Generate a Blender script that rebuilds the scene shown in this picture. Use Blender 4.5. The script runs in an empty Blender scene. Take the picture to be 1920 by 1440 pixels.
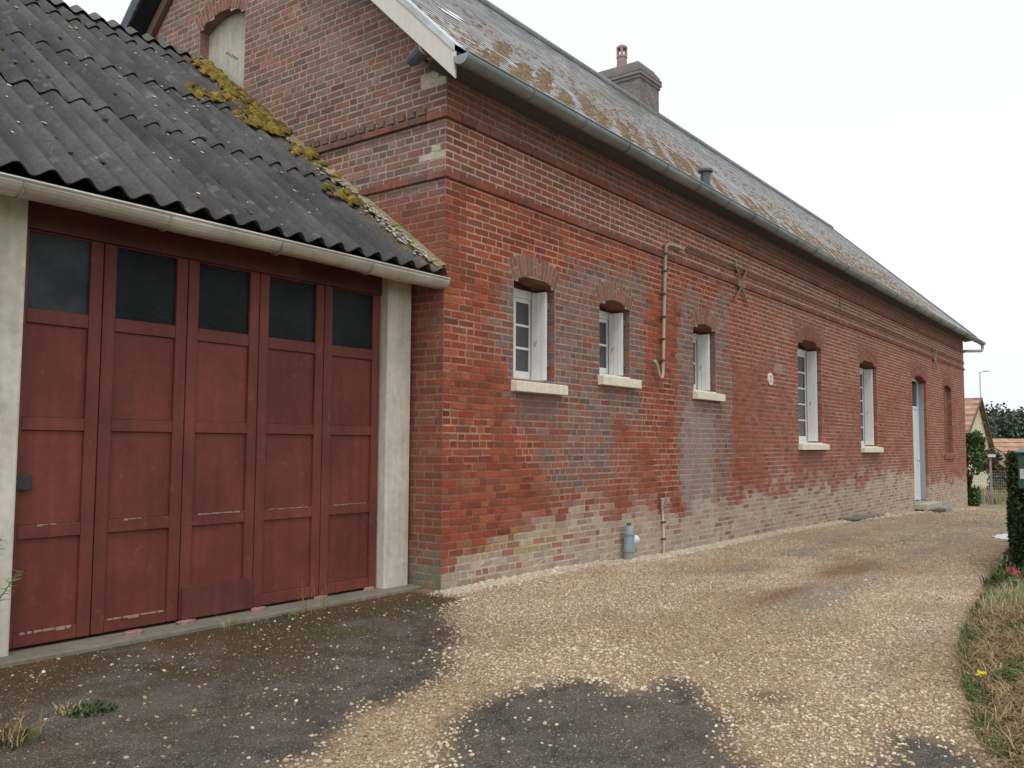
import bpy, math, random
import numpy as np
from mathutils import Matrix, Vector
random.seed(7); RNG = np.random.default_rng(11)
SC = bpy.context.scene
COL = SC.collection

# ------------------------------------------------------------------ camera
YAW, PITCH, ROLL = 0.6439629755, 0.0689521078, 0.0057579684
CAM = Vector((-5.924559, -5.222294, 1.297021))
F = Vector((math.cos(YAW)*math.cos(PITCH), math.sin(YAW)*math.cos(PITCH), math.sin(PITCH)))
Rv = Vector((math.sin(YAW), -math.cos(YAW), 0)); Uv = Rv.cross(F)
R2 = math.cos(ROLL)*Rv + math.sin(ROLL)*Uv
U2 = -math.sin(ROLL)*Rv + math.cos(ROLL)*Uv
cd = bpy.data.cameras.new('camera'); cam = bpy.data.objects.new('camera', cd); COL.objects.link(cam)
cam.matrix_world = Matrix(((R2.x, U2.x, -F.x, CAM.x), (R2.y, U2.y, -F.y, CAM.y), (R2.z, U2.z, -F.z, CAM.z), (0, 0, 0, 1)))
cd.sensor_fit = 'HORIZONTAL'; cd.sensor_width = 36.0; cd.lens = 1646.926/1920*36.0
cd.clip_start = 0.05; cd.clip_end = 2000
SC.camera = cam

# ------------------------------------------------------------------ sky, sun, exposure
SUN_EL, SUN_AZ = math.radians(58), math.radians(215)     # azimuth measured from +x towards +y
w = bpy.data.worlds.new('World'); SC.world = w; w.use_nodes = True
nt = w.node_tree; nt.nodes.clear()
sky = nt.nodes.new('ShaderNodeTexSky'); sky.sky_type = 'NISHITA'; sky.sun_disc = False
sky.sun_elevation = SUN_EL; sky.sun_rotation = math.radians(90) - SUN_AZ
sky.air_density = 1.0; sky.dust_density = 4.0
hs = nt.nodes.new('ShaderNodeHueSaturation'); hs.inputs['Saturation'].default_value = 0.25
mx = nt.nodes.new('ShaderNodeMix'); mx.data_type = 'RGBA'
mx.inputs['Factor'].default_value = 0.75
mx.inputs[7].default_value = (8.9, 9.15, 9.4, 1)          # even cloud cover over the clear sky
bg = nt.nodes.new('ShaderNodeBackground'); bg.inputs['Strength'].default_value = 0.12
wo = nt.nodes.new('ShaderNodeOutputWorld')
nt.links.new(sky.outputs[0], hs.inputs['Color']); nt.links.new(hs.outputs[0], mx.inputs[6])
nt.links.new(mx.outputs[2], bg.inputs[0]); nt.links.new(bg.outputs[0], wo.inputs[0])
ld = bpy.data.lights.new('sun', 'SUN'); ld.energy = 1.0; ld.angle = math.radians(18); ld.color = (1, .965, .91)
sun = bpy.data.objects.new('sun', ld); COL.objects.link(sun)
sd = Vector((math.cos(SUN_AZ)*math.cos(SUN_EL), math.sin(SUN_AZ)*math.cos(SUN_EL), math.sin(SUN_EL)))
sun.rotation_euler = sd.to_track_quat('Z', 'Y').to_euler(); sun.location = (-8, -8, 14)
SC.view_settings.view_transform = 'Standard'; SC.view_settings.look = 'None'
SC.view_settings.exposure = 0.16; SC.view_settings.gamma = 1.0

# ------------------------------------------------------------------ helpers
def vnoise(x, y, seed=0):
    x = np.asarray(x, float); y = np.asarray(y, float)
    xi = np.floor(x).astype(np.int64); yi = np.floor(y).astype(np.int64); fx = x-xi; fy = y-yi
    fx = fx*fx*(3-2*fx); fy = fy*fy*(3-2*fy)
    def h(a, b):
        n = (a*374761393 + b*668265263 + seed*1442695041) & 0x7fffffff
        n = ((n ^ (n >> 13))*1274126177) & 0x7fffffff
        return ((n ^ (n >> 16)) & 0xffff)/65535.0
    return (h(xi, yi)*(1-fx)+h(xi+1, yi)*fx)*(1-fy)+(h(xi, yi+1)*(1-fx)+h(xi+1, yi+1)*fx)*fy
def fbm(x, y, seed=0, o=4):
    s = 0; a = .5; t = 0
    x = np.asarray(x, float); y = np.asarray(y, float)
    for k in range(o):
        s = s + a*vnoise(x*2**k, y*2**k, seed+k*17); t += a; a *= .5
    return s/t
def sm(x, a, b):
    t = np.clip((np.asarray(x, float)-a)/(b-a), 0, 1); return t*t*(3-2*t)
def mix(a, b, t):
    t = np.asarray(t)[..., None]; return np.asarray(a)*(1-t)+np.asarray(b)*t
def pal(p, n, rng=RNG, wts=None):
    p = np.array(p); k = rng.choice(len(p), n, p=wts); return p[k]*(1+rng.normal(0, .11, (n, 1)))

class MB:
    def __init__(s): s.v = []; s.f = []; s.c = []
    def add(s, vs, fs, col=(.5, .5, .5)):
        b = len(s.v); s.v += [tuple(v) for v in vs]
        for f in fs: s.f.append(tuple(i+b for i in f)); s.c.append(tuple(col))
    def quad(s, a, b, c, d, col=(.5, .5, .5)): s.add([a, b, c, d], [(0, 1, 2, 3)], col)
    def box(s, x0, x1, y0, y1, z0, z1, col=(.5, .5, .5)):
        s.add([(x0, y0, z0), (x1, y0, z0), (x1, y1, z0), (x0, y1, z0), (x0, y0, z1), (x1, y0, z1), (x1, y1, z1), (x0, y1, z1)],
              [(0, 3, 2, 1), (4, 5, 6, 7), (0, 1, 5, 4), (1, 2, 6, 5), (2, 3, 7, 6), (3, 0, 4, 7)], col)
    def bar(s, p, q, w, h, col=(.5, .5, .5), up=(0, 0, 1)):
        p = Vector(p); q = Vector(q); d = (q-p).normalized(); u = Vector(up)
        a = d.cross(u)
        if a.length < 1e-4: a = d.cross(Vector((1, 0, 0)))
        a.normalize(); b = a.cross(d).normalized(); a *= w/2; b *= h/2
        s.add([p-a-b, p+a-b, p+a+b, p-a+b, q-a-b, q+a-b, q+a+b, q-a+b],
              [(0, 1, 2, 3), (7, 6, 5, 4), (0, 4, 5, 1), (1, 5, 6, 2), (2, 6, 7, 3), (3, 7, 4, 0)], col)
    def tube(s, pts, r, n=8, col=(.5, .5, .5), caps=True):
        pts = [Vector(p) for p in pts]; rr = r if isinstance(r, (list, tuple)) else [r]*len(pts)
        b = len(s.v); ref = None
        for i, p in enumerate(pts):
            d = (pts[min(i+1, len(pts)-1)]-pts[max(i-1, 0)]).normalized()
            if ref is None:
                ref = d.cross(Vector((0, 0, 1)))
                if ref.length < 1e-3: ref = Vector((1, 0, 0))
            ref = (ref-d*ref.dot(d)).normalized(); e = d.cross(ref)
            for k in range(n):
                a = 2*math.pi*k/n; s.v.append(tuple(p+(ref*math.cos(a)+e*math.sin(a))*rr[i]))
        for i in range(len(pts)-1):
            for k in range(n):
                k2 = (k+1) % n; s.f.append((b+i*n+k, b+i*n+k2, b+(i+1)*n+k2, b+(i+1)*n+k)); s.c.append(tuple(col))
        if caps:
            s.f.append(tuple(b+k for k in range(n))[::-1]); s.c.append(tuple(col))
            s.f.append(tuple(b+(len(pts)-1)*n+k for k in range(n))); s.c.append(tuple(col))
    def build(s, name, mat, parent=None, bevel=0, smooth=False):
        me = bpy.data.meshes.new(name); me.from_pydata(s.v, [], s.f); me.update()
        at = me.attributes.new('col', 'FLOAT_COLOR', 'FACE')
        c = np.ones((len(s.f), 4), np.float32); c[:, :3] = np.array(s.c, np.float32); at.data.foreach_set('color', c.ravel())
        return link(me, name, mat, parent, bevel, smooth)
def link(me, name, mat, parent=None, bevel=0, smooth=False):
    o = bpy.data.objects.new(name, me); COL.objects.link(o)
    if mat: me.materials.append(mat)
    me.polygons.foreach_set('use_smooth', np.full(len(me.polygons), bool(smooth)))
    if bevel:
        m = o.modifiers.new('bevel', 'BEVEL'); m.width = bevel; m.segments = 2; m.limit_method = 'ANGLE'
    if parent:
        o.parent = parent
        if parent.type == 'EMPTY': o.location = -Vector(parent.location)
    return o
def npmesh(name, V, Fq, C, mat, parent=None, dom='FACE', smooth=False):
    """V (n,3); Fq (m,k); C per face (m,3)"""
    me = bpy.data.meshes.new(name); k = Fq.shape[1]
    me.vertices.add(len(V)); me.vertices.foreach_set('co', np.asarray(V, np.float32).ravel())
    me.loops.add(Fq.size); me.loops.foreach_set('vertex_index', Fq.astype(np.int32).ravel())
    me.polygons.add(len(Fq)); me.polygons.foreach_set('loop_start', np.arange(0, Fq.size, k, dtype=np.int32))
    me.update(calc_edges=True)
    at = me.attributes.new('col', 'FLOAT_COLOR', dom); c = np.ones((len(C), 4), np.float32); c[:, :3] = C
    at.data.foreach_set('color', c.ravel()); me.validate()
    return link(me, name, mat, parent, 0, smooth)
def thing(name, label, cat, loc=(0, 0, 0), group=None):
    o = bpy.data.objects.new(name, None); COL.objects.link(o); o.location = loc; o.empty_display_size = .3
    return tag(o, label, cat, group)
def tag(o, label, cat, group=None):
    o['label'] = label; o['category'] = cat
    if group: o['group'] = group
    return o
def copy_tree(o, parent=None):
    c = o.copy(); COL.objects.link(c)
    if parent: c.parent = parent
    for ch in list(o.children): copy_tree(ch, c)
    return c

# ------------------------------------------------------------------ materials
def mat(name, rough=.8, amt=.25, scale=30, bump=.3, bscale=60, dist=.004, spec=.3, metal=0, streak=0, tint=None, amt2=0, scale2=3, coord='Object', trans=0):
    m = bpy.data.materials.new(name); m.use_nodes = True; t = m.node_tree; N = t.nodes; L = t.links
    b = N['Principled BSDF']; b.inputs['Roughness'].default_value = rough; b.inputs['Metallic'].default_value = metal
    b.inputs['Specular IOR Level'].default_value = spec
    at = N.new('ShaderNodeAttribute'); at.attribute_name = 'col'
    tc = N.new('ShaderNodeTexCoord'); co = tc.outputs[coord]
    def noise(sc, det=6, vec=None, ro=.6):
        n = N.new('ShaderNodeTexNoise'); n.inputs['Scale'].default_value = sc; n.inputs['Detail'].default_value = det; n.inputs['Roughness'].default_value = ro
        L.new(vec or co, n.inputs['Vector']); return n.outputs['Fac']
    def rng(src, lo, hi, a=.3, c=.7):
        r = N.new('ShaderNodeMapRange'); r.inputs[1].default_value = a; r.inputs[2].default_value = c
        r.inputs[3].default_value = lo; r.inputs[4].default_value = hi; L.new(src, r.inputs[0]); return r.outputs[0]
    def mul(c, f):
        v = N.new('ShaderNodeVectorMath'); v.operation = 'SCALE'; L.new(c, v.inputs[0]); L.new(f, v.inputs['Scale']); return v.outputs[0]
    def blend(c, colour, f):
        x = N.new('ShaderNodeMix'); x.data_type = 'RGBA'; L.new(f, x.inputs[0]); L.new(c, x.inputs[6]); x.inputs[7].default_value = (*colour, 1); return x.outputs[2]
    c = mul(at.outputs['Color'], rng(noise(scale), 1-amt, 1+amt))
    if amt2: c = mul(c, rng(noise(scale2, 3), 1-amt2, 1+amt2))
    if streak:
        mp = N.new('ShaderNodeMapping'); mp.inputs['Scale'].default_value = (14, 14, .9); L.new(co, mp.inputs[0])
        c = mul(c, rng(noise(1.0, 4, mp.outputs[0]), 1-streak, 1+streak))
    if tint:
        for colour, sc, a, z in tint: c = blend(c, colour, rng(noise(sc, 5), 0, 1, a, z))
    L.new(c, b.inputs['Base Color'])
    if trans:
        b.inputs['Subsurface Weight'].default_value = 0
    if bump:
        bp = N.new('ShaderNodeBump'); bp.inputs['Strength'].default_value = bump; bp.inputs['Distance'].default_value = dist
        L.new(noise(bscale, 5), bp.inputs['Height']); L.new(bp.outputs[0], b.inputs['Normal'])
    return m
M = {}
M['brick'] = mat('brick', .92, .26, 55, .45, 45, .004, .15, amt2=.13, scale2=9, tint=[((.36, .27, .22), 75, .68, .84), ((.10, .05, .04), 34, .66, .82)])
M['mortar'] = mat('mortar', .95, .22, 35, .8, 60, .006, .1, amt2=.22, scale2=6)
M['slate'] = mat('slate', .34, .22, 22, .12, 40, .002, .7, amt2=.15, scale2=1.6, tint=[((.36, .33, .28), 26, .64, .8)])
M['zinc'] = mat('zinc', .45, .16, 9, .15, 14, .004, .5, .55, amt2=.2, scale2=1.7)
M['paint_white'] = mat('white_paint', .5, .05, 14, .12, 40, .002, .4, streak=.05)
M['stone'] = mat('sill_stone', .85, .12, 25, .4, 70, .004, .2, streak=.08)
M['render'] = mat('cement_render', .9, .10, 18, .4, 45, .005, .15, amt2=.12, scale2=2.2, streak=.12, tint=[((.30, .29, .24), 5, .62, .85)])
M['red_paint'] = mat('red_paint', .6, .09, 30, .25, 50, .002, .3, amt2=.26, scale2=1.7, streak=.13, tint=[((.25, .105, .08), 9, .62, .84), ((.07, .032, .024), 3.2, .62, .85)])
M['glass'] = mat('rippled_glass', .20, .6, 2.5, .7, 38, .010, .12)
M['clear_glass'] = mat('window_glass', .06, .05, 4, .04, 3, .004, .6)
M['cement_sheet'] = mat('fibre_cement', .9, .22, 40, .5, 70, .004, .2, amt2=.25, scale2=2.4, tint=[((.40, .39, .37), 33, .70, .78), ((.06, .05, .044), 4.5, .62, .8)])
M['iron'] = mat('iron', .7, .2, 30, .3, 60, .003, .4, .1)
M['plastic'] = mat('plastic', .45, .08, 12, .05, 30, .002, .4, amt2=.1)
M['leaf'] = mat('leaf', .6, .25, 8, 0, 1, spec=.25, amt2=.15, scale2=1.5)
M['moss'] = mat('moss', .95, .35, 40, .6, 60, .01, .1)
M['wood'] = mat('old_wood', .8, .2, 25, .3, 40, .003, .2, streak=.15)
M['tile'] = mat('roof_tile', .85, .2, 20, .3, 40, .01, .2, amt2=.2, scale2=1.5)
M['pebble'] = mat('pebble', .8, .12, 45, .2, 90, .002, .25)
M['concrete'] = mat('concrete', .9, .18, 22, .5, 60, .005, .15, amt2=.15, scale2=3)

# ------------------------------------------------------------------ terrain
def gz(x, y):
    x = np.asarray(x, float); y = np.asarray(y, float)
    z = np.interp(x, [-60, -7, 2, 4.2, 9, 14, 18, 25, 40, 100, 130, 400], [.3, .0, 0, -.08, -.10, -.19, -.33, -.63, -1.0, -1.6, -1.8, -1.5])
    edge = verge(x)                                        # the bank of cut grass along the right of the drive
    d = edge-y
    z = z + np.where((x > -2.5) & (x < 5.2), .11*sm(d, 0.05, .6)*sm(x, -2.2, -.8)*(1-sm(x, 4.2, 5.2)), 0)
    z = z + .02*(fbm(x*.7, y*.7, 3)-.5)*sm(y, .1, -.6)*sm(x, -20, 0)*(x < 25)
    return z
def verge(x): return np.interp(x, [-4, -2, -1.56, -.47, .52, 2.53, 4.2, 6, 14], [-5.4, -4.75, -4.5, -4.24, -4.05, -3.86, -3.72, -3.62, -3.5])
def inpoly(x, y, P):
    x = np.asarray(x); y = np.asarray(y); r = np.zeros(x.shape, bool); n = len(P)
    for i in range(n):
        (x1, y1), (x2, y2) = P[i], P[i-1]
        c = ((y1 > y) != (y2 > y)); r ^= c & (x < (x2-x1)*(y-y1)/((y2-y1) if y2 != y1 else 1e-9)+x1)
    return r
ASPH = [[(-9, .5), (-.02, .5), (-.02, -.04), (-.22, -.34), (-.65, -.62), (-.95, -.95), (-1.30, -1.38), (-1.62, -1.62), (-2.05, -1.93), (-2.45, -1.98), (-2.85, -2.12), (-3.22, -2.28), (-3.6, -2.42), (-4.3, -2.6), (-9, -3.0)],
        [(-3.1, -2.72), (-2.7, -2.50), (-2.2, -2.33), (-1.95, -2.42), (-1.66, -2.50), (-1.62, -2.66), (-1.85, -2.84), (-1.66, -2.90), (-1.36, -2.80), (-1.24, -2.98), (-1.38, -3.18), (-1.72, -3.42), (-2.1, -3.62), (-2.6, -3.9), (-6, -5.6), (-9, -5), (-6, -3.6), (-4.2, -3.1)],
        [(-1.28, -3.45), (-1.25, -3.58), (-1.42, -3.64), (-1.5, -3.52)],
        [(-1.62, -4.15), (-1.6, -4.34), (-1.9, -4.62), (-3.4, -5.6), (-2.9, -4.6), (-2.3, -4.12)]]
def gravel_mask(x, y, soft=0):
    if soft: x = x+RNG.normal(0, soft, np.shape(x)); y = y+RNG.normal(0, soft, np.shape(x))
    wx = x + .34*(fbm(x*2.4, y*2.4, 21, 5)-.5); wy = y + .34*(fbm(x*2.4, y*2.4, 22, 5)-.5)
    a = np.zeros(np.shape(x), bool)
    for P in ASPH: a |= inpoly(wx, wy, P)
    return np.where(a, 0., 1.)
def tracks(x, y):                                       # two worn wheel tracks along the drive
    c = np.interp(x, [-2, 2, 8, 25], [-2.5, -2.05, -1.75, -2.0]); n = fbm(x*.9, y*2.5, 47)
    t = np.exp(-((y-c-.62)/.26)**2)+np.exp(-((y-c+.68)/.26)**2); return np.clip(t*sm(x, -.6, 2.0)*sm(n, .3, .62)*1.2, 0, 1)
def ground():
    def axis(lo, a, b, hi, step):
        n = int((b-a)/step)+1; c = np.linspace(a, b, n)
        l = a-np.geomspace(step, a-lo, 26)[::-1]; r = b+np.geomspace(step, hi-b, 34); return np.concatenate([l, c, r])
    X = axis(-500, -6.0, 9.0, 900, .045); Y = axis(-600, -5.6, .6, 700, .045)
    gx, gy = np.meshgrid(X, Y, indexing='ij'); z = gz(gx, gy); g = gravel_mask(gx, gy)
    for _ in range(4):
        g = (g+np.roll(g, 1, 0)+np.roll(g, -1, 0)+np.roll(g, 1, 1)+np.roll(g, -1, 1))/5
    n1 = fbm(gx*1.1, gy*1.1, 31); n2 = fbm(gx*5, gy*5, 32); n3 = fbm(gx*.5+3, gy*1.6, 33)
    grav = mix((.44, .335, .21), (.37, .27, .16), sm(n1, .4, .7)); grav = mix(grav, (.36, .33, .27), sm(n3, .52, .72)*.6)
    grav = mix(grav, (.30, .27, .19), .55*sm(gx, 4, 9)*sm(n2, .35, .6))
    rust = np.exp(-(((gx-4.15)/1.0)**2+((gy+2.3-.02*(gx-4))/.22)**2))+.75*np.exp(-(((gx-1.9)/.9)**2+((gy+2.45)/.16)**2))+.5*np.exp(-(((gx-7)/2.)**2+((gy+1.9)/.12)**2))
    grav = mix(grav, (.17, .085, .045), np.clip(rust*1.3*sm(n2, .25, .55), 0, .9))
    asp = mix((.122, .104, .088), (.092, .080, .070), sm(n2, .35, .65)); asp = mix(asp, (.14, .115, .090), sm(n1, .5, .75)*.5); asp = mix(asp, (.085, .062, .036), .9*sm(n1+.5*n2, .5, .8)*sm(gy, -2.4, -.6)*(gx < .5))
    wv = fbm(gx*3, gy*3, 48, 5); ck = np.minimum(np.abs(fbm(gx*.9+.2*wv, gy*.9, 49, 5)-.5), np.abs(fbm(gx*.8+9, gy*.8+.2*wv, 50, 5)-.5)); asp = mix(asp, (.045, .040, .036), (1-sm(ck, .003, .012))*.6)
    dm = np.clip(1-(.25-gy)/1.5, 0, 1)*(gx < .4)             # damp, mossy band in front of the garage
    asp = mix(asp, (.070, .052, .026), np.clip(dm*2.0*sm(n1+.4*n2, .38, .72), 0, .95))
    rm = np.exp(-(((gx+2.55)/.35)**2+((gy+.15)/.22)**2))+.9*np.exp(-(((gx+.55)/.6)**2+((gy-.1)/.16)**2))+.8*np.exp(-(((gx+3.5)/.3)**2+((gy-.15)/.2)**2))
    asp = mix(asp, (.125, .060, .022), np.clip(rm*1.2*sm(n2, .3, .6), 0, .8))
    gm = np.exp(-(((gx+1.1)/.7)**2+((gy+.55)/.2)**2)); asp = mix(asp, (.085, .085, .028), np.clip(gm*sm(n2, .42, .62), 0, .7))
    tr = tracks(gx, gy); grav = mix(grav, (.26, .225, .18), tr*.85); mo = np.exp(-((gy+1.95)/.25)**2)*sm(gx, 1.5, 4)*sm(n3, .35, .6); grav = mix(grav, (.20, .165, .085), mo*.7)
    c = mix(asp, grav, g)
    vg = sm(verge(gx)-gy, -.05, .25)*(gx < 26)*(gx > -5)
    c = mix(c, mix((.17, .135, .06), (.10, .11, .035), sm(n2, .4, .6)), vg)
    far = np.maximum(sm(gx, 26.5, 28), np.maximum(sm(gy, 8, 12), sm(-gy, 9, 14)))
    c = mix(c, mix((.22, .20, .09), (.12, .14, .05), sm(fbm(gx*.3, gy*.3, 40), .4, .6)), far)
    ni, nj = gx.shape; V = np.stack([gx, gy, z], -1).reshape(-1, 3)
    idx = np.arange(ni*nj).reshape(ni, nj); Fq = np.stack([idx[:-1, :-1], idx[1:, :-1], idx[1:, 1:], idx[:-1, 1:]], -1).reshape(-1, 4)
    m = mat('ground_surface', .92, .5, 85, 1.0, 110, .014, .12, amt2=.2, scale2=12, tint=[((.36, .32, .26), 120, .57, .67), ((.05, .045, .04), 95, .57, .68)])
    o = npmesh('ground', V, Fq, c.reshape(-1, 3), m, dom='POINT', smooth=True); o['kind'] = 'structure'
ground()

# ------------------------------------------------------------------ brickwork
CH = .07
def subtract(lo, hi, ivs):
    segs = [(lo, hi)]
    for a, b in sorted(ivs):
        out = []
        for s0, s1 in segs:
            if b <= s0 or a >= s1: out.append((s0, s1)); continue
            if a > s0: out.append((s0, a))
            if b < s1: out.append((b, s1))
        segs = out
    return segs
def brickwork(name, mapf, bounds, z0, z1, holes, zone, parent, seed=0, hstep=.10, head=.52):
    """one wall: every brick a small raised block on a bed of mortar, one mesh with two materials"""
    rng = np.random.default_rng(seed); B = []; Q = []
    z = z0; prev = []
    while z < z1-.02:
        zc = z+CH/2; lo, hi = bounds(zc)
        if hi-lo < .05: z += CH; continue
        iin = [h['in'](zc) for h in holes]; iout = [h['out'](zc) for h in holes]
        for s0, s1 in subtract(lo, hi, [i for i in iin if i]):
            n = max(1, int(round((s1-s0)/hstep))); e = np.linspace(s0, s1, n+1)
            for a, b in zip(e[:-1], e[1:]): Q.append((a, b, z, min(z+CH, z1)))
        joints = []
        for s0, s1 in subtract(lo, hi, [i for i in iout if i]):
            u = s0; first = True
            while u < s1-.012:
                L = .107 if rng.random() < head else .218
                if first and rng.random() < .5: L *= rng.uniform(.5, 1)
                if any(abs(u+L-j) < .03 for j in prev): L = .107 if L > .15 else .218
                L += rng.normal(0, .004)
                if s1-(u+L) < .05: L = s1-u
                L = min(L, s1-u)
                if L > .015: B.append((u+.006, u+L-.006, z+.0080+rng.normal(0, .0015), min(z+CH, z1)-.0055+rng.normal(0, .0015)))
                u += L; joints.append(u); first = False
        prev = joints; z += CH
    B = np.array(B); Q = np.array(Q)
    bc, bo, _ = zone((B[:, 0]+B[:, 1])/2, (B[:, 2]+B[:, 3])/2, rng, True)
    _, _, mc = zone((Q[:, 0]+Q[:, 1])/2, (Q[:, 2]+Q[:, 3])/2, rng, False)
    n = len(B); V = np.zeros((n, 8, 3)); cr = .0028; ou = bo
    def put(k, u, zz, off): V[:, k] = mapf(u, zz, off)
    j = lambda s=.0009: rng.normal(0, s, n)
    u0, u1, a, b = B.T
    put(0, u0, a, -.006); put(1, u1, a, -.006); put(2, u1, b, -.006); put(3, u0, b, -.006)
    put(4, u0+cr+j(), a+cr+j(), ou+j(.0005)); put(5, u1-cr+j(), a+cr+j(), ou+j(.0005)); put(6, u1-cr+j(), b-cr+j(), ou+j(.0005)); put(7, u0+cr+j(), b-cr+j(), ou+j(.0005))
    fb = np.array([(4, 5, 6, 7), (0, 1, 5, 4), (1, 2, 6, 5), (2, 3, 7, 6), (3, 0, 4, 7)])
    FB = (np.arange(n)[:, None, None]*8+fb).reshape(-1, 4)
    CB = np.repeat(bc, 5, 0)
    m = len(Q); VQ = np.stack([mapf(Q[:, 0], Q[:, 2], 0*Q[:, 0]), mapf(Q[:, 1], Q[:, 2], 0*Q[:, 0]), mapf(Q[:, 1], Q[:, 3], 0*Q[:, 0]), mapf(Q[:, 0], Q[:, 3], 0*Q[:, 0])], 1)
    FQ = np.arange(m*4).reshape(m, 4)+n*8
    o = npmesh(name, np.concatenate([V.reshape(-1, 3), VQ.reshape(-1, 3)]), np.concatenate([FB, FQ]), np.clip(np.concatenate([CB, mc]), .01, .9), M['brick'], parent)
    o.data.materials.append(M['mortar']); o.data.polygons.foreach_set('material_index', np.concatenate([np.zeros(len(FB), np.int32), np.ones(m, np.int32)]))
    return o
def opening(u0, u1, zb, zs, rise, t=.225):
    w2 = (u1-u0)/2; uc = (u0+u1)/2; R = (w2*w2+rise*rise)/(2*rise); zc = zs+rise-R; a = math.asin(w2/R)
    def fin(z):
        if z < zb or z > zs+rise: return None
        if z <= zs: return (u0, u1)
        h = math.sqrt(max(0, R*R-(z-zc)**2)); return (uc-h, uc+h)
    def fout(z):
        if z < zb or z > zs+rise+t: return None
        if z <= zs: return (u0, u1)
        d = z-zc
        h = d*math.tan(a) if d <= (R+t)*math.cos(a) else math.sqrt(max(0, (R+t)**2-d*d))
        return (uc-h, uc+h)
    return dict(**{'in': fin, 'out': fout}, u0=u0, u1=u1, zb=zb, zs=zs, rise=rise, R=R, zc=zc, a=a, uc=uc, t=t)
def arch(o, mapf, parent, bricks, mcol, seed):
    rng = np.random.default_rng(seed); mb = MB(); mm = MB()
    n = max(5, int(round(2*o['a']*(o['R']+o['t']/2)/.066))); da = 2*o['a']/n
    P = lambda r, a, off: tuple(float(q) for q in np.ravel(mapf(o['uc']+r*math.sin(a), o['zc']+r*math.cos(a), off)))
    for k in range(n):
        a0 = -o['a']+k*da; a1 = a0+da; g = .0045/o['R']; R, t = o['R'], o['t']
        mm.quad(P(R, a0, .0015), P(R, a1, .0015), P(R+t, a1, .0015), P(R+t, a0, .0015), mcol)
        spl = [(0, 1)] if rng.random() < .45 else ([(0, .48), (.52, 1)] if rng.random() < .5 else [(0, .66), (.7, 1)])
        for f0, f1 in spl:
            c = bricks[rng.integers(len(bricks))]; c = np.array(c)*(1+rng.normal(0, .08)); r0, r1 = R+.004+t*f0, R-.004+t*f1; e = .006+rng.normal(0, .0012)
            ce = .005; ca = ce/R
            A = [P(r0, a0+g, -.004), P(r0, a1-g, -.004), P(r1, a1-g, -.004), P(r1, a0+g, -.004)]
            Bq = [P(r0+ce, a0+g+ca, e), P(r0+ce, a1-g-ca, e), P(r1-ce, a1-g-ca, e), P(r1-ce, a0+g+ca, e)]
            mb.add(A+Bq, [(4, 5, 6, 7), (0, 1, 5, 4), (1, 2, 6, 5), (2, 3, 7, 6), (3, 0, 4, 7)], c)
    nb = len(mb.f); mb.add(mm.v, mm.f, mcol)
    ob = mb.build('brick_arch', M['brick'], parent); ob.data.materials.append(M['mortar'])
    ob.data.polygons.foreach_set('material_index', np.array([0]*nb+[1]*len(mm.f), np.int32))
    return ob
def reveal(o, depth, mapf, parent, zone, seed, name='reveal'):
    """the brick jambs and soffit of an opening"""
    mb = MB(); rng = np.random.default_rng(seed); P = lambda u, z, off: tuple(float(q) for q in np.ravel(mapf(u, z, off)))
    for side, u in ((1, o['u1']), (-1, o['u0'])):
        z = o['zb']; k = 0
        while z < o['zs']:
            z2 = min(z+CH, o['zs']); cut = [0, .11, .22, depth] if k % 2 else [0, .22, depth]
            for d0, d1 in zip(cut[:-1], cut[1:]):
                if d1 > depth: d1 = depth
                if d0 >= d1: continue
                bc, bo, mc = zone(np.array([u+side*.05]), np.array([(z+z2)/2]), rng, True); s = -side*.004
                mb.quad(P(u, z, -d0), P(u, z, -d1), P(u, z2, -d1), P(u, z2, -d0), mc[0])
                if z2-z > .03: mb.quad(P(u+s, z+.006, -d0-.005), P(u+s, z+.006, -d1+.005), P(u+s, z2-.004, -d1+.005), P(u+s, z2-.004, -d0-.005), bc[0])
            z = z2; k += 1
    n = 10
    for k in range(n):
        a0 = -o['a']+2*o['a']*k/n; a1 = -o['a']+2*o['a']*(k+1)/n; R = o['R']
        A = lambda a, d: P(o['uc']+R*math.sin(a), o['zc']+R*math.cos(a), d)
        bc, bo, mc = zone(np.array([o['uc']]), np.array([o['zs']+.1]), rng, True)
        mb.quad(A(a0, .002), A(a1, .002), A(a1, -depth-.04*(depth > .2)), A(a0, -depth-.04*(depth > .2)), bc[0]*.9)
    mb.quad(P(o['u0'], o['zb'], 0), P(o['u1'], o['zb'], 0), P(o['u1'], o['zb'], -depth), P(o['u0'], o['zb'], -depth), (.35, .31, .26))
    if depth > .2: mb.quad(P(o['u0'], o['zs']-.1, -depth-.04), P(o['u1'], o['zs']-.1, -depth-.04), P(o['u1'], o['zs']+.2, -depth-.04), P(o['u0'], o['zs']+.2, -depth-.04), (.28, .14, .11))
    return mb.build(name, M['brick'], parent)

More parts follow.
